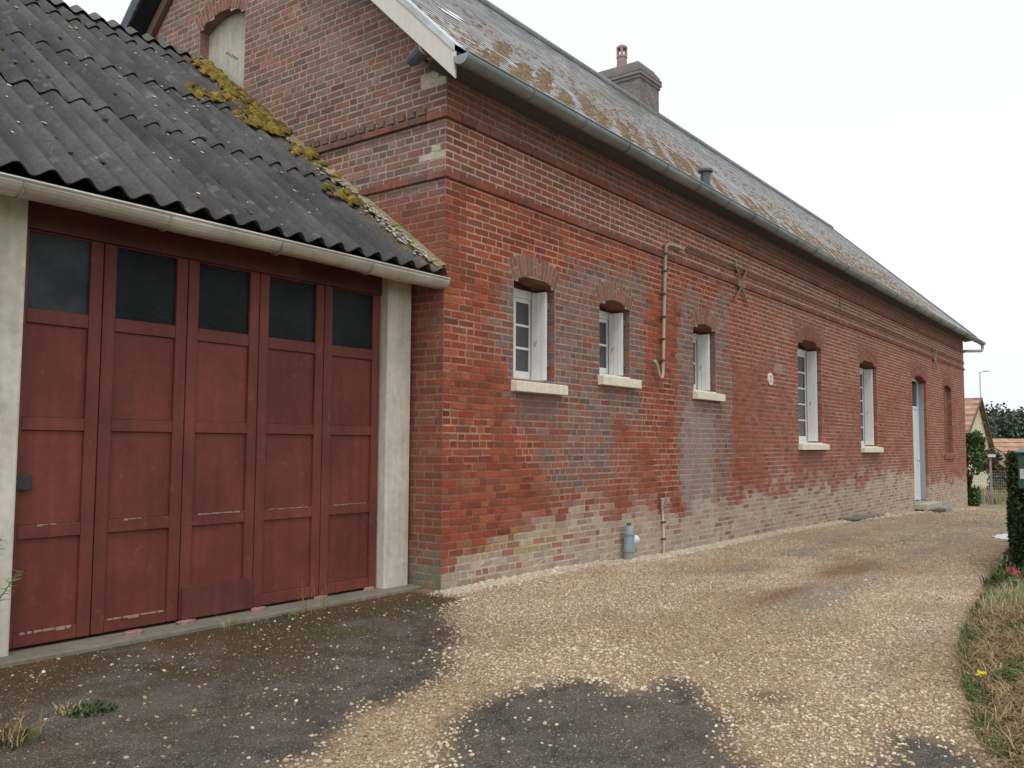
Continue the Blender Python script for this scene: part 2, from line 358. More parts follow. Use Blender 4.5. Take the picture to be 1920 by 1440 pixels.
RED = [(.305, .072, .038), (.265, .064, .036), (.335, .088, .045), (.22, .066, .042), (.27, .092, .055)]
MAUVE = [(.245, .128, .102), (.26, .125, .10), (.18, .118, .105), (.225, .138, .12), (.29, .10, .062), (.25, .105, .082), (.20, .13, .118)]
BROWN = [(.26, .118, .085), (.225, .115, .09), (.29, .108, .074), (.17, .11, .095), (.27, .135, .10)]
BASE = [(.42, .36, .27), (.48, .41, .30), (.35, .29, .23), (.36, .24, .18), (.29, .15, .11)]
FADE = [(.29, .100, .066), (.26, .096, .065), (.30, .128, .09), (.235, .112, .088), (.31, .092, .055)]
GAB = [(.25, .160, .130), (.22, .148, .126), (.265, .155, .120), (.28, .140, .105), (.19, .138, .122), (.245, .172, .145)]
def facade_zone(u, z, rng, brick):
    n = len(u); nz = fbm(u*1.6, z*2.2, 51); nf = fbm(u*6, z*8, 52); nl = fbm(u*.6+9, z*.9, 53)
    r = pal(RED, n, rng); mv = pal(MAUVE, n, rng); br = pal(BROWN, n, rng); ba = pal(BASE, n, rng); fd = pal(FADE, n, rng)
    j = (nz-.5)*.7+(rng.normal(0, .085, n) if brick else 0)
    far = sm(u, 5.5, 9)
    c = mix(r, fd, np.clip(far+.5*sm(nl, .5, .7)*(u > 1.5), 0, 1))
    m = np.ones((n, 3))*np.array((.275, .135, .098)); m = mix(m, (.48, .31, .245), np.clip(.75*sm(nz+.4*nf, .58, .85)+.42*far+.8*sm(z, 3.0, 3.5)*(u > .3), 0, 1))
    # rebuilt brickwork round the small windows, greyer bricks in grey mortar
    pt = (sm(u+j, .80, .95)*(1-sm(u+j*.8, 3.70, 3.9)))*sm(z+j*.9, 1.52, 1.75)*(1-sm(z-.12*u+j*.6, 2.92, 3.12))
    pt = np.maximum(pt, (sm(u+j, 1.55, 1.75)*(1-sm(u+j, 2.9, 3.1)))*sm(z+j, .75, .95)*(1-sm(z, 1.9, 2.1)))
    pt = np.maximum(pt, (sm(u+j*.6, 4.68, 4.8)*(1-sm(u+j*.6, 6.35, 6.5)))*sm(z, -.2, 0)*(1-sm(z+j, 3.35, 3.5)))
    c = mix(c, mv, pt); m = mix(m, (.34, .275, .235), pt)
    gp = (sm(u+j*.3, 4.78, 4.9)*(1-sm(u+j*.4, 5.75, 5.95)))*(1-sm(z+j*.4, 1.75, 1.95))    # whitened pier under the third window
    c = mix(c, mix(mv, (.32, .265, .24), .35+.4*nf), gp); m = mix(m, (.36, .315, .285), gp)
    up = sm(z, 3.70, 3.74)                                                              # brown frieze between the courses
    c = mix(c, br, up*.75); m = mix(m, (.56, .385, .32), up)
    eave_shade_soot = sm(z+.3*j, 4.15, 4.5); c = mix(c, (.15, .09, .075), .45*eave_shade_soot); m = mix(m, (.20, .13, .11), .7*eave_shade_soot)  # mostly eave shade painted into brick and mortar, with some soot
    w2 = sm(z+j*.5, 2.5, 3.0)*(1-up)*sm(u, 6.2, 7); m = mix(m, (.54, .36, .285), w2*.7)
    for a, b, zt in ((9.4, 10.75, 1.3), (13.25, 14.6, 1.24), (1.05, 1.85, 1.85)):            # wet stain under sills
        s = sm(u+j*.2, a-.05, a+.15)*(1-sm(u+j*.2, b-.15, b+.05))*sm(z, zt-.55+.2*nf, zt-.2)*(z < zt); c = mix(c, (.20, .12, .10), s*.6); m = mix(m, (.20, .13, .11), s*.6)
    ar = np.zeros(n)
    for a, b, zt in ((9.4, 10.75, 3.2), (13.25, 14.6, 3.12), (17.9, 19.55, 3.1), (21.75, 22.9, 3.1)):
        ar = np.maximum(ar, sm(u+j*.3, a-.3, a-.05)*(1-sm(u+j*.3, b+.05, b+.3))*sm(z, zt-.3, zt)*(1-sm(z, zt+.3, zt+.45)))
    c = mix(c, (.25, .11, .085), ar*.6); m = mix(m, (.26, .15, .12), ar*.7)
    # salt-bleached foot of the wall
    zb = np.interp(u, [0, .5, 1, 2, 3, 3.6, 4.4, 5, 6.5, 8, 10, 13, 16, 18, 19.8, 21, 25], [.12, .36, .48, .56, .50, .42, .54, .48, .42, .58, .56, .56, .68, .60, .30, .28, .26])
    d = z-zb-(nz-.5)*.42-(nf-.5)*.22-(rng.normal(0, .05, n) if brick else 0)
    e = 1-sm(d, -.12, .10)
    bl = ba if not brick else mix(ba, (.47, .415, .325), np.clip(.5+.6*(nf-.3), 0, 1)*.8)
    e2 = np.clip(e*(.80+.5*(nf-.4)), 0, 1); keep = rng.random(n) < .20
    c2 = mix(c, bl, np.where(keep, e2*.35, e2)); m2 = mix(m, (.49, .44, .355), np.clip(e*1.0, 0, 1))
    hz = (1-sm(d, .0, .42))*sm(nf, .46, .66)*(u > 2)
    c2 = mix(c2, (.43, .34, .28), hz*.5); m2 = mix(m2, (.50, .40, .33), hz*.8)
    ly = np.exp(-(((u-1.15)/.5)**2+((z-.30)/.14)**2))*sm(fbm(u*5, z*7, 59), .45, .6)
    c2 = mix(c2, (.44, .33, .12), np.clip(ly*1.3, 0, .8)*(rng.random(n) < .6)); m2 = mix(m2, (.38, .31, .14), ly*.5)
    gr = (1-sm(z, -.05, .22))*(1-sm(u, .1, .9)); c2 = mix(c2, (.22, .21, .15), gr*.6); m2 = mix(m2, (.24, .23, .17), gr*.7)
    off = .0016+.0018*rng.random(n)-.0012*e
    jd = (1-sm(nz, .45, .6))*(1-up)*(1-pt)*(1-e)*(u < 5); off = off+.0018*jd
    fl = (np.hypot((u-8.4)/.18, (z-2.60)/.07) < 1); c2[fl] = (.30, .24, .21)
    return c2, off, m2
def gable_zone(y, z, rng, brick):
    n = len(y); nz = fbm(y*1.6+40, z*2.2, 61); nf = fbm(y*6, z*8+5, 62)
    g = pal(GAB, n, rng); r = pal(RED, n, rng)
    c = g; m = np.ones((n, 3))*np.array((.41, .32, .275))*(1+.25*(nf-.5))[:, None]
    lo = (1-sm(z+.3*(nz-.5), 3.45, 3.7)); c = mix(c, mix(r, (.20, .085, .06), .35), lo*.9); m = mix(m, (.27, .17, .135), lo)
    d = 1-sm(y, .3, .7)
    s = sm(z, 4.05, 4.4)*(1-sm(z, 4.75, 5.1))*(1-sm(y, 1.6, 2.6)); c = c*(1-.18*s)[:, None]
    k = rng.random(n) < .02; c[k] = np.array((.28, .13, .095))
    ft = 1-sm(z+.5*(nz-.5), .12, .5); c = mix(c, pal([(.24, .20, .165), (.27, .13, .10), (.20, .175, .14)], n, rng), ft*.8); m = mix(m, (.28, .26, .20), ft)
    gr = 1-sm(z+.2*(nz-.5), .05, .25); c = mix(c, (.18, .19, .12), gr*.6); m = mix(m, (.19, .20, .13), gr*.7)
    for yy, zz, rr in ((.13, 3.97, .085), (.16, 4.68, .10)):
        q = np.hypot((y-yy)/1.25, z-zz)+.05*(nf-.5) < rr; c[q] = (.52, .46, .38); m[q] = (.52, .46, .38)
    return c, .0016+.0016*rng.random(n), m

# ------------------------------------------------------------------ the brick house
LEN, YR, ZE, ZR = 24.95, 3.42, 4.78, 8.40
KS = (ZR-ZE)/(YR+.33)
house = thing('brick_house', 'long red brick house with slate roof, white shutters and a chimney beside the drive', 'house', (0, 0, 0))
fm = lambda u, z, off: np.stack([u+0*z+0*np.asarray(off), -np.asarray(off)+0*u, z+0*u], -1)
gm_ = lambda y, z, off: np.stack([-np.asarray(off)+0*y, y+0*z, z+0*y], -1)
OP = [opening(1.05, 1.79, 1.93, 2.94, .09), opening(2.70, 3.42, 2.09, 2.92, .09), opening(5.18, 5.93, 2.04, 2.92, .09),
      opening(9.40, 10.72, 1.34, 3.10, .13), opening(13.25, 14.58, 1.28, 3.04, .13), opening(17.90, 19.55, -.13, 3.02, .14), opening(21.72, 22.90, 1.10, 3.00, .12)]
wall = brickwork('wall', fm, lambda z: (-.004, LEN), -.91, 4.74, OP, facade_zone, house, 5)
for i, o in enumerate(OP):
    arch(o, fm, wall, [(.27, .125, .095), (.24, .115, .09), (.30, .135, .10), (.26, .14, .11)] if i < 3 else [(.27, .11, .08), (.25, .10, .075), (.29, .115, .08)], (.31, .25, .21) if i < 3 else (.27, .155, .125), 70+i)
    reveal(o, .30 if i < 6 else .12, fm, wall, facade_zone, 90+i)
G0 = opening(3.06, 3.95, 4.6, 6.22, .13)
rake = lambda z: (max(0, (z-(ZE-.22))/KS-.33), 2*YR-max(0, (z-(ZE-.22))/KS-.33))
gwall = brickwork('wall', gm_, lambda z: ((-.004 if z < 4.74 else rake(z)[0]), (2*YR if z < 4.74 else rake(z)[1])), -.14, ZR-.25, [G0], gable_zone, house, 6)
arch(G0, gm_, gwall, [(.27, .13, .10), (.24, .115, .09), (.22, .12, .10)], (.33, .26, .22), 99); reveal(G0, .13, gm_, gwall, gable_zone, 98)
# string courses (moulded brick bands) on both faces
def band(z, h, pr, zone_c, parent, face, u0, u1):
    mb = MB(); u = u0; rng = random.Random(int(z*100))
    while u < u1-.02:
        L = min(.22+rng.uniform(-.01, .01), u1-u); c = np.array(rng.choice(zone_c))*rng.uniform(.85, 1.12); p_ = pr+rng.uniform(-.002, .002)
        if face == 'f': mb.box(u+.002, u+L-.003, -p_, .01, z, z+h, c)
        else: mb.box(-p_, .01, u+.002, u+L-.003, z, z+h, c)
        u += L
    return mb.build('string_course', M['brick'], parent, bevel=.006)
BB = [(.25, .088, .06), (.21, .09, .068), (.27, .085, .055), (.19, .085, .068), (.24, .11, .085)]
band(3.73, .062, .034, BB, wall, 'f', -.034, LEN+.03); band(4.29, .062, .036, BB, wall, 'f', -.036, LEN+.03)
band(3.93, .05, .022, BB, wall, 'f', 4.95, LEN+.03)
BG = [(.24, .11, .085), (.21, .115, .092), (.26, .10, .072), (.185, .105, .088)]
band(3.73, .062, .0335, BG, gwall, 'g', .0, 2*YR); band(4.29, .062, .0355, BG, gwall, 'g', .0, 2*YR)
y = .24
while y < 3.0:
    mb = MB(); mb.box(-.034, .01, y, y+.085, 4.362, 4.428, np.array(random.choice(GAB))*.8); y += .135; mb.build('dentil_brick', M['brick'], gwall, bevel=.006)
mb = MB(); mb.quad((.128, 3.0, 4.5), (.128, 4.0, 4.5), (.128, 4.0, 6.42), (.128, 3.0, 6.42), (.50, .475, .41)); 
for k in range(5): mb.box(.122, .1275, 3.35+.05*k, 3.39+.05*k, 5.78+.03*k, 5.80+.03*k, (.28, .25, .21))
mb.build('infill_panel', M['render'], gwall)
# the hidden back and far walls
mb = MB(); mb.quad((0, 2*YR, -.9), (LEN, 2*YR, -.9), (LEN, 2*YR, 4.9), (0, 2*YR, 4.9), (.26, .11, .08)); mb.quad((LEN, 0, -.9), (LEN, 2*YR, -.9), (LEN, 2*YR, 4.75), (LEN, 0, 4.75), (.27, .12, .09))
mb.quad((.5, .5, 4.5), (LEN-.5, .5, 4.5), (LEN-.5, 6.3, 4.5), (.5, 6.3, 4.5), (.2, .15, .1))
mb.build('wall', M['brick'], house)

# ---- roof
XH, XE, OV = 22.9, 25.4, -.27
roofz = lambda y: ZE+KS*(y+.33)
mb = MB(); n_up = (Vector((0, -KS, 1))).normalized(); SL = math.hypot(YR+.33, ZR-ZE); rg = np.random.default_rng(3)
def rp(x, s, h=0):                                         # x along the eave, s up the slope, h off the slope
    y = -.33+s*(YR+.33)/SL; return (x+0., y+n_up.y*h, ZE+s*(ZR-ZE)/SL+n_up.z*h)
SLC = [(.155, .165, .18), (.19, .19, .20), (.12, .127, .142), (.22, .212, .212), (.17, .155, .15), (.28, .28, .285)]
row = 0; s = 0; ex = .125
while s < SL-.02:
    s2 = min(s+ex, SL); xr = XE-(XE-XH)*s/SL; x = OV+(0 if row % 2 else .1)
    lowness = 1-s/SL
    while x < xr:
        xw = min(x+.2, xr+.05); c = np.array(SLC[rg.integers(len(SLC))])*rg.uniform(.72, 1.25)
        nb = float(fbm(x*.7, s*.9, 77)); c = c*(1-.0*nb)
        mossy = max(0, lowness*1.15-.25)*float(sm(nb+.35*rg.random(), .5, .85))
        c = c*(1-mossy*.6)+np.array((.22, .165, .12))*mossy*.6; c = c*(1+.25*lowness)
        if rg.random() < .05: c = np.array((.38, .37, .36))
        h0 = .003+abs(rg.normal(0, .0012)); g = .002
        a, b, cc, d = rp(x+g, s-.012, h0+.004), rp(xw-g, s-.012, h0+.004), rp(xw-g, s2+.0, .0028), rp(x+g, s2, .0028)
        e, f = rp(x+g, s-.012, .001), rp(xw-g, s-.012, .001)
        mb.add([a, b, cc, d, e, f], [(0, 1, 2, 3), (4, 5, 1, 0)], c); x += .2
    s = s2; row += 1
TH = .16
ye = 2*YR+.33
mb.quad(rp(OV, 0), rp(XE, 0), (XH, YR, ZR), (OV, YR, ZR), (.15, .15, .155))
mb.quad((OV, ye, ZE), (XE, ye, ZE), (XH, YR, ZR), (OV, YR, ZR), (.15, .15, .155))
mb.add([(XE, -.33, ZE), (XE, ye, ZE), (XH, YR, ZR)], [(0, 1, 2)], (.15, .15, .155))
# underside, verge edge and eave edge
mb.quad((OV, -.33, ZE-.03), (OV, YR, ZR-.03), (OV, YR, ZR), (OV, -.33, ZE), (.11, .11, .12)); mb.quad((OV, ye, ZE-.03), (OV, YR, ZR-.03), (OV, YR, ZR), (OV, ye, ZE), (.11, .11, .12))
roof = mb.build('roof', M['slate'], house)
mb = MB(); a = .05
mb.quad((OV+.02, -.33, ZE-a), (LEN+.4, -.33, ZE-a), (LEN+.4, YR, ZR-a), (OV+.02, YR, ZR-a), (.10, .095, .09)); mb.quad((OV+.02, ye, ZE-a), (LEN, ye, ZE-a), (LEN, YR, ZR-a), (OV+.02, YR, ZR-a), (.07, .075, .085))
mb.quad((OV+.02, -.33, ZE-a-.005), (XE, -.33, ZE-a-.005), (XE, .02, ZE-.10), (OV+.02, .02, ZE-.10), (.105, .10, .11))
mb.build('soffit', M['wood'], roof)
# bargeboards: pale board at the right rake, weathered brown at the left
mb = MB(); P = lambda y, dz: (OV-.012, y, roofz(y)+dz)
def board(y0, y1, d0, d1, x0, x1, col):
    zf = lambda y: roofz(y) if y <= YR else roofz(2*YR-y)
    v = [(x, y, zf(y)+d) for x in (x0, x1) for y in (y0, y1) for d in (d0, d1)]
    mb.add(v, [(0, 2, 3, 1), (4, 5, 7, 6), (0, 1, 5, 4), (2, 6, 7, 3), (0, 4, 6, 2), (1, 3, 7, 5)], col)
board(-.34, YR, -.29, -.05, OV-.012, OV+.016, (.66, .63, .57)); 
mb.build('bargeboard', M['paint_white'], roof, bevel=.004)
mb = MB(); board(YR, ye, -.26, -.06, OV-.012, OV+.016, (.10, .115, .15)); board(YR, ye, -.52, -.36, -.07, -.012, (.17, .115, .09)); mb.build('bargeboard', M['wood'], roof, bevel=.004)['label'] = 'dark weathered bargeboard on the far rake'
mb = MB(); board(-.34, YR, .012, .022, OV-.02, OV+.12, (.62, .64, .66)); board(-.34, YR, -.05, .022, OV-.022, OV-.0125, (.50, .52, .54)); board(.9, 2.1, .024, .03, OV+.16, OV+.22, (.66, .68, .70)); mb.build('verge_flashing', M['zinc'], roof)
mb = MB(); mb.tube([(OV, YR, ZR+.015), (XH, YR, ZR+.015)], .07, 10, (.24, .25, .26)); mb.tube([(XH, YR, ZR), (XE+.02, -.33, ZE+.02)], .035, 8, (.24, .25, .26)); mb.build('ridge_cap', M['zinc'], roof)
# moss lines running diagonally up the slates, and a few bright replaced slates
def clumps(name, pts, rad, cols, parent, material='moss', flat=.45, seed=1, slope=0):
    rng = np.random.default_rng(seed); pts = np.array(pts); n = len(pts)
    base = np.array([(1, 0, 0), (.5, .87, 0), (-.5, .87, 0), (-1, 0, 0), (-.5, -.87, 0), (.5, -.87, 0), (.45, .2, .8), (-.3, .4, .85), (-.1, -.45, .75)])
    tri = np.array([(0, 1, 6), (1, 7, 6), (1, 2, 7), (2, 3, 7), (3, 8, 7), (3, 4, 8), (4, 5, 8), (5, 6, 8), (5, 0, 6), (6, 7, 8)])
    r = rad*rng.uniform(.5, 1.5, (n, 1, 1)); V = base[None]*r*np.array((1, 1, flat))*rng.uniform(.7, 1.3, (n, 9, 3))
    a = rng.uniform(0, 6.28, n); R = np.zeros((n, 3, 3)); R[:, 0, 0] = np.cos(a); R[:, 0, 1] = -np.sin(a); R[:, 1, 0] = np.sin(a); R[:, 1, 1] = np.cos(a); R[:, 2, 2] = 1
    V = np.einsum('nij,nkj->nki', R, V); th = math.atan(slope); V = np.stack([V[..., 0], V[..., 1]*math.cos(th)-V[..., 2]*math.sin(th), V[..., 1]*math.sin(th)+V[..., 2]*math.cos(th)], -1)+pts[:, None, :]
    Fq = (np.arange(n)[:, None, None]*9+tri).reshape(-1, 3); C = np.repeat(pal(cols, n, rng), 10, 0)
    o = npmesh(name, V.reshape(-1, 3), Fq, np.clip(C, .005, .9), M[material], parent, smooth=True); return o
pts = []; rg = np.random.default_rng(8)
for k in range(-3, 34):
    x0 = 1.5+.42*k*(1+.01*k)+rg.normal(0, .05); L = rg.uniform(.9, 2.2)*(1 if k < 14 else .55); 
    if x0 > 15: continue
    t = 0
    while t < L:
        if fbm(t*3, k*7.1, 5) > .36:
            for q in range(5): pts.append(rp(x0+t*1.0+rg.normal(0, .045), max(0.02, t*.9+.02+rg.normal(0, .04)), .006))
        t += .032
for q in range(6800):
    x = rg.uniform(-.2, 22); s_ = abs(rg.normal(0, 1.7))
    if s_ < SL-.2 and fbm(x*.8, s_*.8, 78)+rg.normal(0, .05) > .49: pts.append(rp(x, s_, .003))
o = clumps('moss', pts, .031, [(.20, .135, .08), (.165, .115, .07), (.24, .17, .105), (.15, .115, .08)], roof, flat=.30, slope=KS); o['kind'] = 'stuff'
for x, s_, l in ((.84, 1.57, .35), (1.1, 1.75, .25), (5.45, 1.15, .26), (17.1, 1.33, .5), (7.8, .35, .12), (3.3, .6, .15)): 
    mb = MB(); mb.quad(rp(x, s_, .012), rp(x+l, s_, .012), rp(x+l, s_+.14, .010), rp(x, s_+.14, .010), (.72, .74, .76)); mb.build('zinc_slate', M['zinc'], roof)
# ---- chimney with its pot
CX0, CX1, CY0, CY1 = 9.86, 10.72, 3.36, 4.55
ch_cols = [(.225, .205, .205), (.25, .215, .21), (.20, .19, .195), (.235, .19, .18)]  # mauve-grey brick, greyed further to stand in for haze
def ch_zone(u, z, rng, brick): return pal(ch_cols, len(u), rng), np.full(len(u), .005), np.ones((len(u), 3))*np.array((.27, .25, .24))
chim = brickwork('chimney', lambda u, z, off: np.stack([CX0+u+0*z, CY0-np.asarray(off)+0*u, z+0*u], -1), lambda z: (0, CX1-CX0), 7.9, 9.10, [], ch_zone, house, 31)
brickwork('chimney_side', lambda u, z, off: np.stack([CX0-np.asarray(off)+0*u, CY0+u+0*z, z+0*u], -1), lambda z: (0, CY1-CY0), 7.9, 9.10, [], ch_zone, chim, 32)
mb = MB()
mb.quad((CX1, CY0, 7.9), (CX1, CY1, 7.9), (CX1, CY1, 9.1), (CX1, CY0, 9.1), ch_cols[0]); mb.quad((CX0, CY1, 7.9), (CX1, CY1, 7.9), (CX1, CY1, 9.1), (CX0, CY1, 9.1), ch_cols[0])
for k, (e, z) in enumerate(((.03, 8.93), (.055, 9.0), (.055, 9.07), (.02, 9.14), (-.02, 9.20))):
    u = CX0-e
    mb.box(CX0-e, CX1+e, CY0-e, CY1+e, z, z+.066, ch_cols[k % 4])
mb.box(CX0+.06, CX1-.06, CY0+.06, CY1-.06, 9.2, 9.33, (.25, .23, .22))
mb.build('chimney_cap', M['brick'], chim, bevel=.012)
mb = MB(); px, py = CX0+.36, CY0+.62
mb.tube([(px, py, 9.30), (px, py, 9.62), (px, py, 9.63), (px, py, 9.67)], [.125, .105, .12, .12], 14, (.36, .27, .25))
for k in range(4):
    a = k*math.pi/2+.5; mb.bar((px+.085*math.cos(a), py+.085*math.sin(a), 9.66), (px+.085*math.cos(a), py+.085*math.sin(a), 9.84), .045, .045, (.38, .27, .24))
mb.tube([(px, py, 9.83), (px, py, 9.87), (px, py, 9.91)], [.115, .12, .07], 14, (.36, .27, .25)); mb.build('chimney_pot', M['tile'], chim, smooth=False)
# ---- flue pipe through the roof
mb = MB(); mb.tube([(5.08, -.25, 4.78), (5.08, -.25, 5.02)], .066, 14, (.10, .115, .14)); mb.tube([(5.08, -.25, 5.02), (5.08, -.25, 5.03), (5.08, -.25, 5.06), (5.08, -.25, 5.072)], [.05, .105, .105, .03], 14, (.11, .125, .15)); mb.build('flue_pipe', M['plastic'], roof)
# ---- gutter
def gutter(name, x0, x1, y, z, r, col, parent, m, slack=0, steps=60):
    mb = MB(); n = 12; t = .005; b = len(mb.v)
    xs = np.linspace(x0, x1, steps); rows = []
    for x in xs:
        zz = z+slack*math.sin((x-x0)*.55)+.004*math.sin(x*3.1); ring = []
        for rr in (r, r-t):
            for k in range(n+1):
                a = math.pi+math.pi*k/n; ring.append((x, y+rr*math.cos(a), zz+rr*math.sin(a)))
        mb.v += ring
    m2 = 2*(n+1)
    for i in range(len(xs)-1):
        for L_ in (0, n+1):
            for k in range(n): mb.f.append((i*m2+L_+k, i*m2+L_+k+1, (i+1)*m2+L_+k+1, (i+1)*m2+L_+k)); mb.c.append(col)
        for k in (0, n): mb.f.append((i*m2+k, i*m2+n+1+k, (i+1)*m2+n+1+k, (i+1)*m2+k)); mb.c.append(col)
    mb.tube([(x0, y-r, z+.004), (x1, y-r, z+.004)], .011, 6, col)                # rolled front bead
    for xx in (x0, x1):
        mb.add([(xx, y+r*math.cos(math.pi+math.pi*k/n), z+r*math.sin(math.pi+math.pi*k/n)) for k in range(n+1)], [tuple(range(n+1))], col)
    return mb.build(name, m, parent, smooth=False)
gut = gutter('gutter', OV-.03, 25.86, -.425, 4.662, .085, (.27, .30, .325), house, M['zinc'])
x = .7
while x < 25.5:
    mb = MB(); mb.tube([(x, -.425+.0885*math.cos(math.pi+math.pi*k/8), 4.662+.0885*math.sin(math.pi+math.pi*k/8)) for k in range(9)], .007, 6, (.20, .22, .24)); x += .92; mb.build('gutter_bracket', M['zinc'], gut)
mb = MB(); mb.tube([(25.78, -.425, 4.60), (25.78, -.425, 4.47), (25.72, -.40, 4.40), (25.0, -.06, 4.35), (24.98, .08, 4.34)], .045, 10, (.40, .42, .44)); mb.build('downpipe', M['zinc'], gut, smooth=False)

# ---- windows, shutters, door
WHT = (.74, .74, .73)
def window(o, rows, parent, depth=.265, shutter_lab=True, full=True):
    u0, u1, zb, zt = o['u0'], o['u1'], o['zb'], o['zs']+.005; mb = MB(); y = depth; e = .003
    zt2 = zt
    mb.box(u0+e, u0+.035, y, y+.07, zb+.03, zt2, WHT); mb.box(u1-.035, u1-e, y, y+.07, zb+.03, zt2, WHT); mb.box(u0+.035, u1-.035, y, y+.07, zb+.03, zb+.07, WHT); mb.box(u0+.035, u1-.035, y, y+.07, zt2-.09, zt2, WHT)
    uc = (u0+u1)/2; a0, a1 = u0+.035, u1-.035; b0, b1 = zb+.07, zt2-.09; s = .045
    for p0, p1 in ((a0, uc), (uc, a1)):
        mb.box(p0+e, p0+s, y+.012, y+.055, b0+e, b1-e, WHT); mb.box(p1-s, p1-e, y+.012, y+.055, b0+e, b1-e, WHT)
        mb.box(p0+s, p1-s, y+.012, y+.055, b0+e, b0+.075, WHT); mb.box(p0+s, p1-s, y+.012, y+.055, b1-s, b1-e, WHT)
        for r in range(1, rows):
            zz = b0+.075+(b1-s-b0-.075)*r/rows; mb.box(p0+s, p1-s, y+.016, y+.05, zz-.013, zz+.013, WHT)
    W = mb.build('window', M['paint_white'], parent, bevel=.003)
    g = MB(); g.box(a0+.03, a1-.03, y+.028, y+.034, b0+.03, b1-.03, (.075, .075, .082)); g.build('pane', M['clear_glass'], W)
    # shutters folded back against both jambs, inside the reveal
    for side in (1, -1):
        m = MB(); xo = u1-.035 if side > 0 else u0+.035; pw = .04*side; ht = o['zs']-.015
        n = 3; d0 = .075; d1 = depth-.008
        for k in range(n):
            q0 = d0+(d1-d0)*k/n; q1 = d0+(d1-d0)*(k+1)/n
            m.box(min(xo, xo-pw), max(xo, xo-pw), q0+.0015, q1-.0015, zb+.05, ht, WHT)
        S = m.build('shutter', M['paint_white'], W, bevel=.003)
        for zz in (zb+.05+.18*(ht-zb), zb+.05+.8*(ht-zb)):
            h = MB(); h.box(min(xo, xo+.03*side), max(xo, xo+.03*side), d0-.008, d0+.03, zz-.035, zz+.035, (.16, .15, .145)); h.build('hinge', M['iron'], W)
        if side > 0:
            h = MB(); zz = zb+.42*(ht-zb); h.tube([(xo-.045, depth-.06, zz), (xo-.055, depth-.06, zz+.04), (xo-.055, depth-.09, zz+.05)], .006, 6, (.35, .34, .33)); h.build('shutter_hook', M['iron'], W)
    sb = MB(); x0, x1 = u0-.04, u1+.13; z1 = zb+.01
    sb.add([(x0, -.085, zb-.105), (x1, -.085, zb-.105), (x1, .0, zb-.105), (x0, .0, zb-.105), (x0, -.085, zb-.004), (x1, -.085, zb-.004), (x1, 0, z1), (x0, 0, z1)], [(0, 3, 2, 1), (4, 5, 6, 7), (0, 1, 5, 4), (1, 2, 6, 5), (3, 0, 4, 7), (2, 3, 7, 6)], (.74, .68, .56))
    sb.box(u0+.002, u1-.002, .0, depth+.0, zb-.02, zb+.026, (.74, .69, .58)); sb.build('sill', M['stone'], W, bevel=.006)
    return W
for o, rows in ((OP[0], 3), (OP[1], 2), (OP[2], 2), (OP[3], 5), (OP[4], 5)): window(o, rows, house)
o = OP[5]; mb = MB(); y = .20; zt = o['zs']+o['rise']
mb.box(o['u0']+.003, o['u0']+.07, y, y+.08, o['zb']+.0, zt, WHT); mb.box(o['u1']-.07, o['u1']-.003, y, y+.08, o['zb'], zt, WHT); mb.box(o['u0']+.07, o['u1']-.07, y, y+.08, 2.30, 2.37, WHT); mb.box(o['u0']+.07, o['u1']-.07, y, y+.08, zt-.12, zt, WHT)
mb.box(o['u0']+.07, o['u1']-.07, y+.02, y+.06, o['zb']+.03, 2.30, (.70, .71, .72))
for k in range(2):
    for z0, z1 in ((.1, .85), (1.0, 2.15)):
        q0 = o['u0']+.15+k*.76; mb.box(q0, q0+.58, y+.012, y+.02, z0, z1, (.68, .69, .70))
door = mb.build('door', M['paint_white'], house, bevel=.004)
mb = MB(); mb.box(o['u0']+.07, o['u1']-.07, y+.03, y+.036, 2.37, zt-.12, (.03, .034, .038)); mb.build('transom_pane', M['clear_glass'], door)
mb = MB(); mb.box(o['u1']-.05, o['u1']-.012, .075, y-.004, o['zb']+.03, o['zs']-.02, (.30, .31, .34)); mb.build('shutter', M['paint_white'], door, bevel=.003)['label'] = 'grey folded shutter in the door jamb'
mb = MB(); mb.box(19.28, 19.32, y-.045, y-.0, .92, .95, (.3, .3, .3)); mb.box(19.20, 19.32, y-.05, y-.035, .93, .945, (.4, .4, .4)); mb.build('handle', M['iron'], door)
mb = MB(); mb.box(17.85, 19.62, -.30, .0, -.27, -.132, (.42, .39, .30)); mb.build('doorstep', M['stone'], house, bevel=.015)
# blind window at the far end: recessed brick and a brick sill
def niche_zone(u, z, rng, brick): return pal([(.22, .085, .062), (.25, .09, .065), (.19, .08, .062)], len(u), rng), np.full(len(u), .005), np.ones((len(u), 3))*np.array((.30, .18, .145))
brickwork('blind_window', lambda u, z, off: np.stack([u+0*z, .12-np.asarray(off)+0*u, z+0*u], -1), lambda z: (21.72, 22.90), 1.10, 3.14, [], niche_zone, house, 33)
mb = MB()
for k in range(9): mb.box(21.55+.165*k, 21.55+.165*k+.155, -.05, .0, .95, 1.06, np.array((.27, .10, .07))*random.uniform(.85, 1.1))
mb.build('brick_sill', M['brick'], house, bevel=.006)
